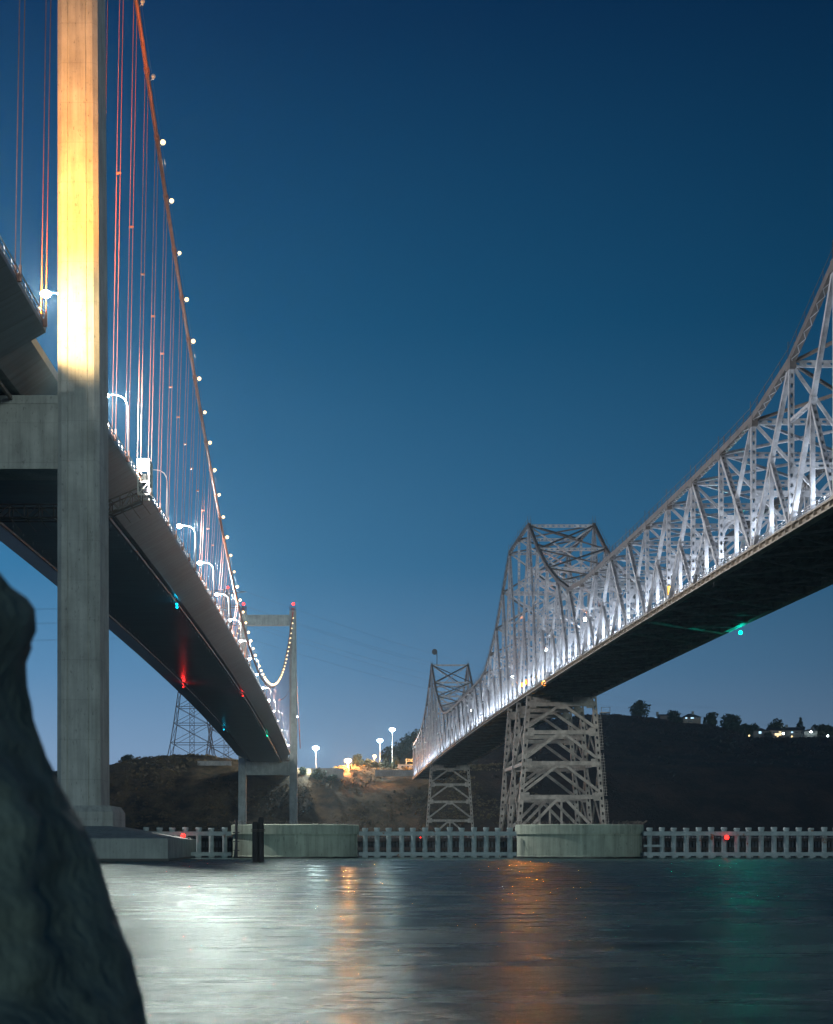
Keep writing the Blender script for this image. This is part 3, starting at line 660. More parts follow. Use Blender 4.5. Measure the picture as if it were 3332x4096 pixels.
for sg, nm in ((-1, 'left'), (1, 'right')):
    mb = MB()
    for a, b_ in ((479, 501.85), (501.85, 524.7)):
        la, lb = bl[a][0], bl[b_][0]
        for z0, z1 in ((40.5, 24), (24, 3.5)):
            mb.beam((la(sg, z0), a, z0), (lb(sg, z1), b_, z1), .45, .45); mb.beam((lb(sg, z0) + .03, b_, z0), (la(sg, z1) + .03, a, z1), .4, .4)
        mb.beam((la(sg, 24), a, 24), (lb(sg, 24), b_, 24), .9, .7)
    mb.build('tower_bracing', BENT, CB)
xm = bl[479][0](1, 20)
mb = MB()
for z0, z1 in ((6, 14), (15, 27), (28, 38)):
    f_ = lambda z: bl[479][0](1, z) + 1.15
    for o in (-.25, .25): mb.beam((f_(z0) + o, 478.6, z0), (f_(z1) + o, 478.6, z1), .09, .09)
    for k in range(int((z1 - z0) / .8)): z = z0 + .8 * k; mb.box(f_(z) - .5, f_(z) + .5, 478.2, 478.9, z - .04, z + .04)
mb.box(xm, xm + 2.6, 477, 480.5, 38.2, 38.4)
for x in (xm + .1, xm + 2.5): mb.box(x - .06, x + .06, 477, 477.12, 38.4, 39.8)
mb.box(xm, xm + 2.6, 477, 477.1, 39.7, 39.8)
mb.build('access_ladder', BENT, CB)
mb = MB(); a = T(0, 38); mb.tube([a + Vector((2.6, 0, 0)), a + Vector((2.6, 0, 6))], .2, 8); c = a + Vector((1.4, -.6, 6.4)); mb.prism([[c + Vector((cos(k * pi / 6) * r, dy, sin(k * pi / 6) * r * 1.1)) for k in range(12)] for r, dy in ((1.4, 0), (1.3, .7), (.4, 1.3))]); mb.build('dish_antenna', DARK, CB)
# deck lights that wash the trusses from below
REST = MB(); RESTG = MB(); nd = 0
for j in range(N - 1):
    for s, fr in ((0, .5), (0, 0), (1, .5)):
        Y = JY[j] + (JY[j + 1] - JY[j]) * fr - 2.6; o = 1.5 if s == 0 else -1.5; x = tx(s, Y) + o; z = zb(Y) + DZ
        own = nd < 100 and JY[j] > 180
        mb = MB() if own else REST; mb.box(x - .05, x + .05, Y - .05, Y + .05, z, z + .7); mb.box(x - .18, x + .18, Y - .3, Y + .3, z + .7, z + .86)
        g_ = MB() if own else RESTG; g_.box(x - .15, x + .15, Y - .26, Y + .26, z + .862, z + .93)
        if own: f_ = mb.build('deck_light', DARK, CB); g_.build('lamp_glass', E_WHITE, f_); nd += 1
        light('POINT', (x, Y, z + 1.25), (2500 if s == 0 else 2700) * (.7 if Y < 330 else 1 if Y < 640 else .5), (.72, .85, 1.0), .2, CB)
f_ = REST.build('deck_light', DARK, CB); f_['kind'] = 'stuff'; RESTG.build('lamp_glass', E_WHITE, f_)['kind'] = 'stuff'
for px, py, Y in ((2341, 2478, 440), (2185, 2600, 520), (2051, 2709, 560), (1887, 2843, 690)):
    p = P(px, py, Y); mb = MB(); mb.ball(p, .55 if Y < 600 else .5); mb.build('roadway_light', E_WHITE, CB)
    light('POINT', p + Vector((0, -.8, 0)), 2500, (.75, .88, 1), .4, CB)
for px, py, Y in ((2075, 2729, 516), (2080, 2739, 516), (2092, 2739, 516), (2106, 2728, 516), (2177, 2733, 446)):
    p = P(px, py, Y); mb = MB(); mb.ball(p, .72); b_ = mb.build('amber_beacon', E_AMB, CB)
    MB().cyl(p.x, p.y, p.z - 1.4, p.z - .55, .15, n=8).build('bracket', DARK, b_)
    light('SPOT', p + Vector((-.3, -1.5, -.2)), 24000, (1, .26, .03), .4, CB, (0, 0, 0), 110, .4)
p = P(2960, 2532, 1); Y = 259; X = tx(0, Y); z = zb(Y) + .1
mb = MB(); mb.cyl(X - .2, Y, z - 1.0, z, .08, n=6); b_ = mb.build('navigation_light', DARK, CB); 
gp = P(2962, 2530, 330); MB().ball(gp, .4).build('lamp_glass', E_GREEN, b_); light('POINT', gp + Vector((0, -.3, -.6)), 200, (0, 1, .55), .3, CB); light('SPOT', gp + Vector((0, -.6, -.8)), 6000, (0, .9, .65), .3, CB, (0, 0, 0), 100, .4); MB().beam(gp, (gp.x, gp.y, zb(330) + .4), .1, .1).build('bracket', DARK, b_)
p = P(2681, 2362, 292); mb = MB(); mb.box(p.x - .42, p.x + .42, p.y - .04, p.y + .04, p.z - .75, p.z + .75); b_ = mb.build('road_sign', emat('amber sign face', (1, .5, .02), 1.0), CB); MB().cyl(p.x, p.y + .1, p.z - 3, p.z + .7, .06, n=6).build('post', POLE, b_)

# ------------------------------------------------------------------ caissons, fenders, piles
def caisson(px, Yc, r, lab):
    X = (px - CX) * Yc / F; t = thing('caisson', (X, Yc, 0), lab, 'bridge pier', 'round concrete caissons in the water')
    n = 72
    def ring(rr, z, jit=0): return [(X + rr * cos(2 * pi * k / n), Yc + rr * sin(2 * pi * k / n), z + jit * noise.noise((k * 1.3, px, 0))) for k in range(n)]
    MB().prism([ring(r + .05, -3), ring(r + .05, .22), ring(r, .26), ring(r, 2.45)]).build('body', CONC2, t)
    MB().prism([ring(r + .17, 2.451), ring(r + .17, 3.36, .04), ring(r + .1, 3.42, .04), ring(r - .5, 3.44, .03)]).build('rim', CONC2, t)
    MB().prism([ring(r + .065, -1), ring(r + .065, .16, .08)]).build('tide_band', mat('wet algae', (0.012, 0.014, 0.011), .5, 0, .4, 3), t)
    mb = MB(); pts = []
    for k in range(900):
        a = 2 * pi * k / 900; ph = k * .42; rr = .2 + .06 * noise.noise((k * .03, px, 2)); base = r - .1 + rr * cos(ph)
        pts.append((X + base * cos(a), Yc + base * sin(a), 3.55 + rr * sin(ph) + .08 * noise.noise((k * .02, 3, px))))
    mb.tube(pts, .013, 3)
    for k in range(26):
        a = 2 * pi * k / 26 + random.uniform(-.1, .1); c = Vector((X + (r + .05) * cos(a), Yc + (r + .05) * sin(a), 3.4)); q = c + Vector((cos(a) * .4 + random.uniform(-.3, .3), sin(a) * .4, .45)); mb.beam(c, q, .03, .03)
    mb.build('barbed_wire', WIRE, t)
    return t
c1 = caisson(1181, 175.5, 6.42, 'round concrete caisson in front of the far suspension tower, ringed by barbed wire')
c2 = caisson(2317, 175.5, 6.40, 'round greenish concrete caisson below the central steel tower of the truss bridge')
mb = MB(); x = (945 - CX) * 170 / F
mb.cyl(x, 170.2, -.5, 3.9, .13, n=8)
for z in (.8, 1.7, 2.6): mb.box(x - .3, x + .3, 170.1, 170.5, z - .05, z + .05)
mb.build('standpipe', DARK, c1)
def fender(pxa, pxb, lab, mid=None, Y=173.5):
    sc = F / Y; xa, xb = (pxa - CX) / sc, (pxb - CX) / sc; t = thing('fender', ((xa + xb) / 2, Y, 0), lab, 'pier fender', 'painted pile fenders between the piers')
    n = round((xb - xa) / 1.245); st = (xb - xa) / n
    for k in range(n):
        x = xa + st * (k + .5) + random.uniform(-.05, .05); mb = MB(); r = .255 * random.uniform(.95, 1.05); dz = random.uniform(-.05, .05)
        mb.cyl(x, Y, -3, 3.05 + dz, r, n=14); mb.cyl(x, Y, 2.78, 2.98 + dz, r + .02, r + .06, 14); mb.cyl(x, Y, 2.981 + dz, 3.12 + dz, r + .07, r + .05, 14)
        mb.prism([[(x - .03, Y - r + .02, z2), (x + .03, Y - r + .02, z2), (x + .03, Y - r - d, z2), (x - .03, Y - r - d, z2)] for z2, d in ((1.85, .02), (2.28, .2))])
        mb.build('pile', FENDP, t)
    mb = MB(); mb.box(xa, xb, Y - .5, Y - .26, 2.3, 2.68); mb.box(xa, xb, Y - .54, Y - .26, 2.681, 2.72); mb.box(xa, xb, Y + .26, Y + .45, 2.3, 2.68); mb.build('top_rail', FENDP, t)
    mb = MB(); mb.box(xa, xb, Y - .5, Y - .26, .26, .62); mb.box(xa, xb, Y + .26, Y + .4, .26, .6)
    for k in range(n): x = xa + st * (k + .5); mb.box(x - .3, x + .3, Y - .45, Y + .2, .1, .258)
    mb.build('bottom_rail', FENDP, t)
    if mid:
        x0, x1 = [(q - CX) / sc for q in mid]; MB().box(x0, x1, Y - .5, Y - .26, 1.15, 1.38).build('middle_rail', FENDP, t)
    return t
def rusty():
    m = mat('fender paint rusted', (0.31, 0.385, 0.385), .6, 0, .3, 1.2, .2); n = m.node_tree; b = n.nodes['Principled BSDF']; src = b.inputs['Base Color'].links[0].from_socket
    g = n.nodes.new('ShaderNodeNewGeometry'); t = n.nodes.new('ShaderNodeTexNoise'); t.inputs['Scale'].default_value = .75; t.inputs['Detail'].default_value = 7; t.inputs['Roughness'].default_value = .7; n.links.new(g.outputs['Position'], t.inputs[0])
    r = n.nodes.new('ShaderNodeMapRange'); r.inputs[1].default_value = .61; r.inputs[2].default_value = .66; n.links.new(t.outputs[0], r.inputs[0])
    mi = n.nodes.new('ShaderNodeMixRGB'); n.links.new(r.outputs[0], mi.inputs[0]); n.links.new(src, mi.inputs[1]); mi.inputs[2].default_value = (.20, .075, .02, 1); n.links.new(mi.outputs[0], b.inputs['Base Color']); return m
FENDP = rusty()
fender(560, 925, 'painted pile fender between the tower pile cap and the barbed wire caisson')
fender(1436, 2064, 'painted pile fender spanning between the two round caissons')
fender(2572, 3420, 'painted pile fender running right from the greenish caisson with a red light', (2572, 2645), 172)
def timber_fender(pxa, pxb, lab, Y=186):
    xa, xb = (pxa - CX) * Y / F, (pxb - CX) * Y / F; t = thing('timber_fender', ((xa + xb) / 2, Y, 0), lab, 'timber fender', 'dark timber fenders behind the painted ones')
    mb = MB(); x = xa; k = 0
    while x < xb:
        mb.box(x, x + .24, Y - .12, Y + .12, -2, 2.25 + .12 * noise.noise((x * 3, 0, 0))); x += .36; k += 1
    mb.build('picket', mat('grey timber', (0.10, 0.11, 0.12), .85, 0, .5, 2, zsq=.3), t)['kind'] = 'stuff'
    for z in (.72, 1.72): MB().box(xa, xb, Y - .34, Y - .13, z, z + .36).build('waler', TIMB, t)
    MB().box(xa, xb, Y + .2, Y + .3, -2, 1.95).build('backing', TIMB, t)
timber_fender(600, 930, 'dark timber picket fender behind the short painted fender at left')
timber_fender(1425, 2075, 'dark timber picket fender behind the middle painted fender')
timber_fender(2560, 3440, 'dark timber picket fender behind the right painted fender')
def dolphin():
    t = thing('mooring_dolphin', (-6.7, 137, 0), 'pair of old black timber piles bound together standing in the water', 'mooring piles')
    for x, h, w in ((-6.93, 3.25, .25), (-6.46, 3.62, .24)):
        mb = MB(); pts = [(x + .02 * noise.noise((z, x, 0)), 137 + (.1 if x > -6.7 else 0), z) for z in (-3, 0, .5, 1.2, 2, 2.8, h - .2, h)]; mb.tube(pts, [w + .02 * noise.noise((i, x, 5)) for i in range(7)] + [w * .72], 14); mb.build('pile', TIMB, t)
    mb = MB()
    for z in (2.5, 2.62): mb.tube([(-6.7 + .56 * cos(a), 137.05 + .36 * sin(a), z) for a in [2 * pi * k / 20 for k in range(21)]], .035, 5)
    mb.build('binding', WIRE, t)
dolphin()
def marker(px, py, Y, lab, pw, r=.24):
    p = P(px, py, Y); t = thing('marker_light', p, lab, 'marker light'); MB().cyl(p.x, p.y + .02, p.z - .35, p.z - .15, .14, n=8).build('base', DARK, t)
    MB().beam(p + Vector((0, .05, -.3)), p + Vector((0, .6, -.3)), .08, .08).build('bracket', DARK, t)
    MB().ball(p, r).build('lamp_glass', E_RED, t); light('POINT', p + Vector((0, -.25, 0)), pw, (1, .02, .02), .12, t)
marker(733, 3343, 172.2, 'red marker light on the corner of the concrete pile cap', 14)
marker(2907, 3350, 171.2, 'red marker light hanging on the right painted fender', 14)
marker(1682, 3350, 184.5, 'small red marker light behind the middle painted fender', 3, .07)

# ------------------------------------------------------------------ foreground boulder and shore
ROCKM = mat('mossy rock', (0.18, 0.235, 0.195), .95, 0, .4, 5.5, .3, col2=(0.095, 0.135, 0.115), bscale=26)
def boulder():
    Yr = 3.1; k = Yr / F
    sil = [(2250, -60), (2280, 20), (2330, 95), (2400, 138), (2480, 146), (2540, 128), (2600, 104), (2700, 108), (2850, 140), (3010, 188), (3120, 235), (3225, 288), (3290, 330), (3400, 376), (3550, 424), (3650, 452), (3750, 490), (3860, 530), (3960, 556), (4100, 578), (4500, 640), (5200, 740)]
    loops = []; fine = []
    for (pa, xa), (pb, xb) in zip(sil, sil[1:]):
        k_ = max(1, int((pb - pa) / 35)); fine += [(pa + (pb - pa) * q / k_, xa + (xb - xa) * q / k_) for q in range(k_)]
    for i, (py, px) in enumerate(fine):
        z = EYE + (HY - py) * k; f_ = min(1, (py - 2245) / 120) ** .5; w = (.5 + .0002 * (py - 2250)) * f_; d = (.42 + .00022 * (py - 2250)) * f_; L = []; n = 96
        for q in range(n):
            a = 2 * pi * q / n; c_, s_ = cos(a), sin(a); v = Vector((w * 1.3 * math.copysign(abs(c_) ** .6, c_), d * math.copysign(abs(s_) ** .6, s_), z)) * 1.25
            nx = .06 * noise.noise(v * 2.3) + .028 * noise.noise(v * 6) + .016 * noise.noise(v * 15) + .006 * noise.noise(v * 34)
            x = w * 1.3 * math.copysign(abs(c_) ** .6, c_) * (1 + nx); y = Yr + d * math.copysign(abs(s_) ** .6, s_) * (1 + nx * 1.5)
            L.append((x, y, z + .25 * nx))
        lo, hi = -3.0, 2.0; tgt = px + 8 * noise.noise((0, 3, z * 9)) + 4 * noise.noise((0, 9, z * 40))
        for _ in range(30):
            md_ = (lo + hi) / 2
            if max(CX + F * (v[0] + md_) / v[1] for v in L) > tgt: hi = md_
            else: lo = md_
        loops.append([(v[0] + lo, v[1], v[2]) for v in L])
    o = MB().prism(loops[::-1]).build('boulder', ROCKM, None, True)
    tag(o, 'large dark mossy boulder out of focus in the left foreground', 'boulder')
boulder()
mb = MB(); nx, ny = 40, 24
vs = [(-30 + 60 * i / nx, -25 + 32 * j / ny, .55 - .062 * max(0, (-25 + 32 * j / ny)) ** 1.2 + .12 * noise.noise((i * .7, j * .7, 4))) for j in range(ny + 1) for i in range(nx + 1)]
mb.add(vs, [(j * (nx + 1) + i, j * (nx + 1) + i + 1, (j + 1) * (nx + 1) + i + 1, (j + 1) * (nx + 1) + i) for j in range(ny) for i in range(nx)])
structure(mb.build('shore', mat('shore rubble', (0.07, 0.075, 0.065), .95, 0, .6, 1.5, .8), None, True))

# ------------------------------------------------------------------ far shore: masts, pylons, trees, houses
def mast(px, py, pbase, Y, lab, col, glass, pw, r=.9):
    p = P(px, py, Y); zb_ = hz(p.x, Y) - .5; t = thing('mast_lamp', (p.x, Y, zb_), lab, 'mast lamp', 'lamps on the far shore plateau')
    MB().tube([(p.x, Y, zb_), p], [.3, .16], 8).build('pole', POLE, t)
    mb = MB(); mb.cyl(p.x, Y, p.z + .15, p.z + .4, r * 1.1, r * .7, 12); h_ = mb.build('lamp_head', DARK, t)
    mb = MB(); mb.ball((p.x, Y, p.z), r, 12, 6, .55); mb.build('lamp_glass', glass, h_)  # ball wider than a real lamp, its size stands in for glare
    light('POINT', (p.x, Y - .5, p.z - r * .7), pw, col, .7, t)
mast(1263, 2992, 0, 1024, 'tall white mast lamp beside the retaining wall, leftmost on the plateau', (.8, .95, 1), E_WHITE, 160000, 2.1)
mast(1520, 2962, 0, 1050, 'white mast lamp of middle height on the plateau', (.75, .93, 1), E_WHITE, 50000, 1.9)
mast(1569, 2918, 0, 1060, 'tallest white mast lamp, next to the end of the truss bridge', (.75, .93, 1), E_WHITE, 50000, 1.9)
E_ORG = emat('sodium lamp glass', (1, .58, .24), 6)
mast(1392, 3042, 0, 1036, 'low bright orange sodium lamp at the middle of the plateau edge', (1, .42, .12), E_ORG, 140000, 2.4)
p = P(1392, 3042, 1033); light('SPOT', p, 150000, (1, .30, .06), 1.0, bpy.data.objects['mast_lamp.003'], (0, 0, 0), 120, .5)
mast(1498, 3024, 0, 1050, 'slim orange sodium lamp right of the bright one', (1, .42, .12), E_ORG, 26000, 1.3)
mast(1662, 3043, 0, 1046, 'orange sodium lamp at the end of the truss bridge', (1, .42, .08), E_AMB, 40000, 1.0)
WALLM = concrete('retaining concrete', (0.28, 0.29, 0.27), 2.2)
def wall(pxa, pxb, py, Y, h, lab):
    a, b_ = P(pxa, py, Y), P(pxb, py, Y); o = MB().box(a.x, b_.x, Y, Y + 1.2, a.z - h, a.z); o.box(a.x - .2, b_.x + .2, Y - .2, Y + 1.4, a.z, a.z + .35); tag(o.build('retaining_wall', WALLM), lab, 'wall')
wall(1245, 1375, 3075, 1014, 6, 'pale concrete retaining wall under the leftmost mast lamp')
wall(1500, 1660, 3082, 1024, 3.5, 'long low concrete wall between the plateau trees and truss bridge end')
wall(790, 925, 3046, 1018, 5, 'low concrete wall on the hill beneath the lattice pylons')
TRUNK = mat('bark', (0.05, 0.04, 0.03), .9)
LEAFT = mat('tree leaves', (0.045, 0.055, 0.03), .8, 0, .6, .4, col2=(.015, .02, .012), spec=.2)
LEAFG = mat('green bush leaves', (0.05, 0.075, 0.035), .8, 0, .6, .4, col2=(.02, .035, .018), spec=.2)
def tree(px, Y, h, r, lab, shape=0, nm='tree', m=None, n=1150, sink=.3):
    x = (px - CX) * Y / F; z = hz(x, Y) - sink; t = thing(nm, (x, Y, z), lab, nm.replace('_', ' '), 'trees and bushes on the far shore')
    mb = MB(); mb.tube([(x, Y, z), (x + .1, Y, z + h * .35), (x - .1, Y, z + h * .75)], [h * .035, h * .025, h * .01], 7)
    for k in range(5):
        a = random.uniform(0, 2 * pi); mb.tube([(x, Y, z + h * (.25 + .08 * k)), (x + cos(a) * r * .7, Y + sin(a) * r * .7, z + h * (.45 + .09 * k))], [h * .014, h * .004], 5)
    mb.build('trunk', TRUNK, t)
    mb = MB(); seeds = []
    for k in range(36 if shape == 0 else 22):
        if shape == 0:
            a = random.uniform(0, 2 * pi); rr = r * random.uniform(0, .75); zz = random.uniform(.06, .9); seeds.append((x + rr * cos(a), Y + rr * sin(a), z + h * zz, r * random.uniform(.3, .5) * (1.15 - .5 * abs(zz - .5))))
        elif shape == 1:
            zz = k / 22; rr = r * (1 - zz) * .75; a = random.uniform(0, 2 * pi); seeds.append((x + rr * cos(a), Y + rr * sin(a), z + h * (.12 + .86 * zz), r * (.16 + .4 * (1 - zz))))
        else:
            a = random.uniform(0, 2 * pi); rr = r * random.uniform(0, .8); seeds.append((x + rr * cos(a), Y + rr * sin(a), z + h * random.uniform(.15, .75), r * random.uniform(.25, .4)))
    for (sx, sy, sz, sr) in seeds: clump(mb, (sx, sy, sz), sr, n // len(seeds), 1.0, .42)
    mb.build('crown', m or LEAFT, t)
tree(1272, 1008, 9.5, 5, 'round dark green bush on the slope below the retaining wall', 2, 'bush', LEAFG, 700, .5)
tree(1329, 1009, 5, 3.4, 'small bush right of the round green bush below the wall', 2, 'bush', LEAFG)
tree(1214, 1016, 5, 3, 'small scrubby bush at the foot of the leftmost mast lamp', 2, 'bush', LEAFG)
for q, (px, Y, h, r, shp, lab) in enumerate([
    (1430, 1050, 8, 4, 0, 'tree immediately right of the bright orange lamp'), (1468, 1052, 6, 4, 2, 'low wide tree between the orange lamps'),
    (1494, 1048, 5.5, 3.5, 2, 'low tree under the slim orange lamp'), (1522, 1050, 5, 3.4, 2, 'low bushy tree under the middle mast lamp'),
    (1543, 1052, 6.5, 2.6, 1, 'narrow conifer between the two right mast lamps'), (1582, 1052, 8, 3.6, 1, 'pointed conifer right of the tallest mast lamp'),
    (2559, 1300, 11.5, 7, 0, 'broad dark tree alone on the dark hilltop, left of the houses'), (2692, 1300, 8, 5.5, 0, 'dark tree between the two hilltop houses'), (2846, 1300, 8.5, 6, 0, 'dark tree right of the hipped roof house'),
    (2715, 1296, 5, 4, 2, 'low dark bush in front of the hipped roof house'), (2925, 1296, 10.5, 9, 0, 'wide dark tree on the hill saddle between house groups'), (2960, 1290, 6, 8, 2, 'dark bush left of the lit houses'), (2990, 1300, 9, 8, 0, 'tree lit from below at the left end of the lit houses'),
    (3110, 1312, 17.5, 7.5, 0, 'big round tree behind the lit houses'), (3201, 1312, 18.5, 5, 1, 'pointed dark conifer behind the lit houses'), (3075, 1292, 6.5, 3.6, 2, 'dark bush in front of the lit houses'), (3285, 1300, 9.5, 8, 0, 'tree right of the white floodlit house'), (3325, 1300, 9, 7, 0, 'tree at the far right end of the ridge'),
    (510, 1055, 6, 4, 0, 'small dark tree on the left hill crest near the tower')]):
    tree(px, Y, h, r, lab, shp)
for q in range(15):
    px = 1545 + q * 9 + random.uniform(-3, 3); tree(px, 1190 + 5 * q + random.uniform(-8, 8), random.uniform(9, 14), random.uniform(5, 7), f'{ORD[q]} tree from the left climbing the far orange lit slope', 0, 'tree', LEAFT, 260, 1.0)
def house(px0, px1, py0, pyr, pyt, Y, lab, hip, wins, col, chim=None, name='house'):
    a, b_ = P(px0, py0, Y), P(px1, pyr, Y); rt = P(px0, pyt, Y).z; t = thing(name, ((a.x + b_.x) / 2, Y, a.z), lab, 'house', 'houses on the right ridge')
    x0, x1, z0, z1 = a.x, b_.x, a.z - 4, b_.z; D = 11
    MB().box(x0, x1, Y, Y + D, z0, z1).build('wall', mat('house wall ' + str(col), col, .85, 0, .15, .8), t)
    mb = MB(); e = .7; base = [(x0 - e, Y - e, z1 + .01), (x1 + e, Y - e, z1 + .01), (x1 + e, Y + D + e, z1 + .01), (x0 - e, Y + D + e, z1 + .01)]
    if hip == 2: xm_ = (x0 + x1) / 2; mb.add(base + [(xm_, Y - e, rt), (xm_, Y + D + e, rt)], [(0, 1, 4), (1, 2, 5, 4), (2, 3, 5), (3, 0, 4, 5), (3, 2, 1, 0)])
    else:
        i = D / 2 if hip else 0; mb.add(base + [(x0 - e + i, Y + D / 2, rt), (x1 + e - i, Y + D / 2, rt)], [(0, 1, 5, 4), (1, 2, 5), (2, 3, 4, 5), (3, 0, 4), (3, 2, 1, 0)])
    rf = mb.build('roof', mat('dark shingles', (.03, .03, .033), .9, 0, .3, 1), t)
    if chim:
        c = P(chim, pyt, Y); MB().box(c.x - .8, c.x + .8, Y + 4, Y + 5.6, z1, rt + 1.8).build('chimney', WALLM, rf)
    for (wx, wy, ww, wh, lit) in wins:
        c = P(wx, wy, Y); w, h = ww * Y / F / 2, wh * Y / F / 2; fr = MB().box(c.x - w - .15, c.x + w + .15, Y - .12, Y - .003, c.z - h - .15, c.z + h + .15).build('window', mat('window frame', (.5, .5, .48), .6), t)
        MB().box(c.x - w, c.x + w, Y - .15, Y - .122, c.z - h, c.z + h).build('pane', {0: DARK, 1: E_WIN, 2: emat('blue white window', (.5, .8, 1), 1.6)}[lit], fr)
TAN = (.24, .19, .15)
house(2640, 2678, 2872, 2862, 2855, 1300, 'low dark roofed house left of the hipped roof house', 0, [], (.14, .11, .10), 2634)
house(2733, 2803, 2886, 2869, 2853, 1298, 'two storey tan house with hipped roof and small lit windows', 1, [(2745, 2872, 7, 5, 2), (2767, 2872, 8, 5, 2), (2774, 2872, 3, 4, 2), (2790, 2872, 8, 5, 0), (2760, 2885, 20, 4, 0)], TAN, 2776)
house(3014, 3072, 2946, 2924, 2912, 1296, 'gabled house with a blue window at the left of the lit houses', 2, [(3040, 2930, 10, 8, 2)], (.20, .18, .17), 3031)
house(3078, 3140, 2946, 2922, 2908, 1302, 'long terrace house glowing yellow at ground level', 0, [(3112, 2938, 26, 9, 1), (3120, 2928, 10, 4, 1), (3096, 2930, 14, 5, 0)], TAN, 3134)
house(3142, 3212, 2946, 2922, 2907, 1303, 'dim grey terrace house between the yellow and white houses', 0, [(3168, 2929, 8, 5, 2), (3185, 2930, 14, 5, 0), (3206, 2930, 6, 9, 0)], (.19, .18, .17), 3153)
house(3218, 3270, 2946, 2924, 2914, 1296, 'white floodlit gabled house at the right end of the terrace', 2, [(3256, 2928, 5, 5, 0)], (.34, .36, .33), 3256)
for px, py, col, gl, lab, pw in ((2997, 2943, (1, .85, .8), E_WARM, 'small glaring garden lamp left of the gabled house', 900), (3133, 2934, (.9, .97, 1), E_WHITE, 'bright white porch lamp between the terrace houses', 2200), (3244, 2927, (.85, 1, .92), E_WHITE, 'white floodlight on the gabled white house', 4200), (3311, 2944, (.9, .9, 1), E_WHITE, 'small white garden lamp near the right picture edge', 1500), (3111, 2945, (1, .75, .4), E_WARM, 'warm garden lamp below the yellow terrace house', 1200), (3168, 2946, (1, .8, .5), E_WARM, 'warm garden lamp below the dim grey terrace house', 700)):
    p = P(px, py, 1291); t = thing('garden_lamp', p, lab, 'lamp', 'outdoor lamps at the ridge houses'); MB().ball(p, .75).build('lamp_glass', gl, t); MB().cyl(p.x, p.y, p.z - 4, p.z - .6, .12, n=6).build('post', DARK, t); light('POINT', p + Vector((0, -.2, -.2)), pw, col, .4, t)
a = P(2990, 2945, 1286); b_ = P(3340, 2945, 1286); mb = MB()
for k in range(36): x = a.x + (b_.x - a.x) * k / 35; mb.box(x - .08, x + .08, 1286, 1286.16, a.z - 3, a.z + .6)
for h in (-.1, .5): mb.box(a.x, b_.x, 1285.9, 1286, a.z + h - .07, a.z + h + .07)
tag(mb.build('rail_fence', DARK), 'dark rail fence along the edge in front of the lit houses', 'fence')
def pylon(px, Y, htop, half, lab, ph):
    x = (px - CX) * Y / F; z0 = hz(x, Y) - 1; t = thing('transmission_tower', (x, Y, z0), lab, 'pylon', 'lattice power pylons on the left hill'); H = htop - z0; top = 1.6
    wd = lambda h: half + (top - half) * (h / H) ** .8
    c = lambda sx, sy, h: Vector((x + sx * wd(h), Y + sy * wd(h), z0 + h)); q = ((-1, -1), (1, -1), (1, 1), (-1, 1))
    lev = [0]; 
    while lev[-1] < H - 3: lev.append(min(H, lev[-1] + max(3.5, wd(lev[-1]) * 1.0)))
    for sx, sy in q:
        mb = MB()
        for a_, b2 in zip(lev, lev[1:]): mb.beam(c(sx, sy, a_), c(sx, sy, b2), .5, .5)
        mb.build('leg', PYL, t)
    mb = MB()
    for a_, b2 in zip(lev, lev[1:]):
        for i in range(4):
            p0, p1 = q[i], q[(i + 1) % 4]; mb.beam(c(*p0, a_), c(*p1, b2), .26, .26); mb.beam(c(*p1, a_), c(*p0, b2), .26, .26); mb.beam(c(*p0, b2), c(*p1, b2), .28, .28)
    mb.build('bracing', PYL, t); mb = MB()
    for dx in (-1.5, 1.5):
        mb.beam((x + dx, Y, z0), (x + dx, Y, z0 + H), .28, .28)
        k = 0
        while k < H - 3: mb.beam((x - dx, Y, z0 + k), (x + dx, Y, z0 + k + 3), .2, .2); k += 3
    mb.build('ladder_mast', PYL, t)
    for h in (H * .80, H * .9, H * .985):
        mb = MB()
        for sx in (-1, 1):
            e_ = Vector((x + sx * 13, Y, z0 + h)); mb.beam((x, Y - 1, z0 + h + 1.5), e_, .3, .3); mb.beam((x, Y + 1, z0 + h - .5), e_, .3, .3); mb.beam((x, Y, z0 + h - 1.2), e_, .3, .3)
        mb.build('cross_arm', PYL, t)
    if ph: MB().ball((x + 1, Y, z0 + H + 1.2), .9).build('aviation_light', E_RED, t)
    return x, Y, z0, H
py1 = pylon(768, 1120, 160, 16, 'wide lattice power pylon half hidden below the suspension girder', False)
py2 = pylon(905, 1080, 163, 13, 'dark lattice power pylon nearer the far tower, red light on top', True)
k = 0
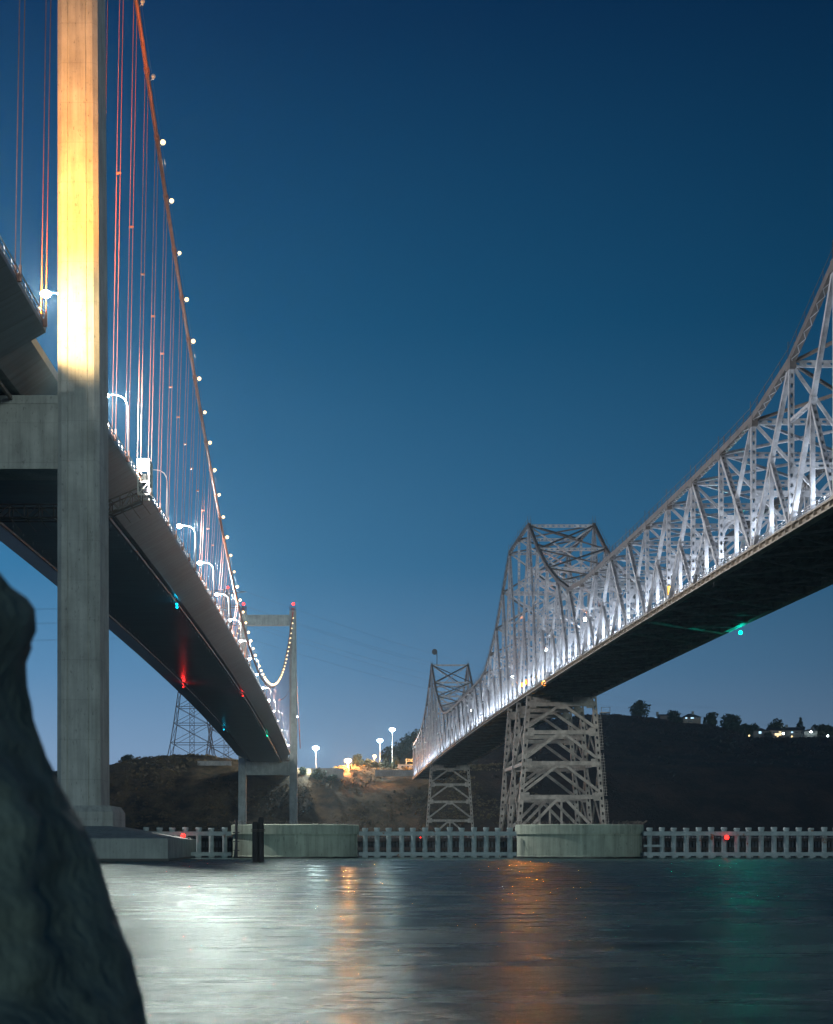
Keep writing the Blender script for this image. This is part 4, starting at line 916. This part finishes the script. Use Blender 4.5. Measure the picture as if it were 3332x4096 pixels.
for (x, Y, z0, H), tgt in ((py2, (420, 1850, 128)), (py1, (-900, 900, 118))):
    for h in (.80, .9, .985):
        for sx in (-1, 1):
            a = Vector((x + sx * 13, Y, z0 + H * h)); b_ = Vector(tgt) + Vector((sx * 13, 0, H * (h - .8))); mb = MB(); pts = []
            for i in range(25): t_ = i / 24; p = a.lerp(b_, t_); p.z -= 70 * t_ * (1 - t_) * (1 if tgt[0] > 0 else .5); pts.append(p)
            mb.tube(pts, .045, 4); o = mb.build('power_line', DARK)
            tag(o, f"{'upper' if h > .95 else 'middle' if h > .85 else 'lower'} {'near' if sx < 0 else 'far'} side power line strung {'right from the dark' if tgt[0] > 0 else 'left from the wide'} pylon", 'power line', 'power lines on the pylons')
# sign gantry and low building at the end of the truss bridge
p0, p1 = P(1625, 3042, 1048), P(1664, 3042, 1048); t = thing('sign_gantry', (p0.x, 1048, hz(p0.x, 1048)), 'small lattice sign gantry at the end of the truss bridge', 'gantry')
mb = MB(); mb.box(p0.x - .2, p0.x + .2, 1047.8, 1048.2, hz(p0.x, 1048) - 1, p0.z + 1.2); mb.build('post', POLE, t); mb = MB()
for h in (0, 1.4): mb.beam(p0 + Vector((0, 0, h - .5)), p1 + Vector((0, 0, h - .5)), .16, .16)
for k in range(6): mb.beam(p0.lerp(p1, k / 6) + Vector((0, 0, -.5 if k % 2 else .9)), p0.lerp(p1, (k + 1) / 6) + Vector((0, 0, .9 if k % 2 else -.5)), .12, .12)
mb.build('span', POLE, t)
p0, p1 = P(1592, 3074, 1046), P(1690, 3060, 1046); t = thing('low_building', (p0.x, 1046, p0.z), 'low pale flat roofed building behind the end of the truss bridge', 'building')
MB().box(p0.x, p1.x, 1046, 1054, p0.z - 3, p1.z).build('wall', mat('pale stucco', (.5, .48, .45), .8), t); MB().box(p0.x - .4, p1.x + .4, 1045.6, 1054.4, p1.z + .01, p1.z + .5).build('roof', WALLM, t)
for k in range(4): x = p0.x + 2 + k * 3.3; MB().box(x, x + 1.4, 1045.9, 1045.99, p1.z - 1.6, p1.z - .6).build('window', DARK, t)

# ------------------------------------------------------------------ night haze over the strait
hm = bpy.data.materials.new('night haze'); hm.use_nodes = True; n = hm.node_tree; n.nodes.clear()
ho = n.nodes.new('ShaderNodeOutputMaterial'); pv = n.nodes.new('ShaderNodeVolumePrincipled'); n.links.new(pv.outputs[0], ho.inputs['Volume'])
pv.inputs['Color'].default_value = (.5, .82, 1, 1); pv.inputs['Density'].default_value = HAZE; pv.inputs['Anisotropy'].default_value = 0.6
o = MB().box(-1600, 1600, -320, 1950, -8, 176).build('haze', hm); o['kind'] = 'stuff'
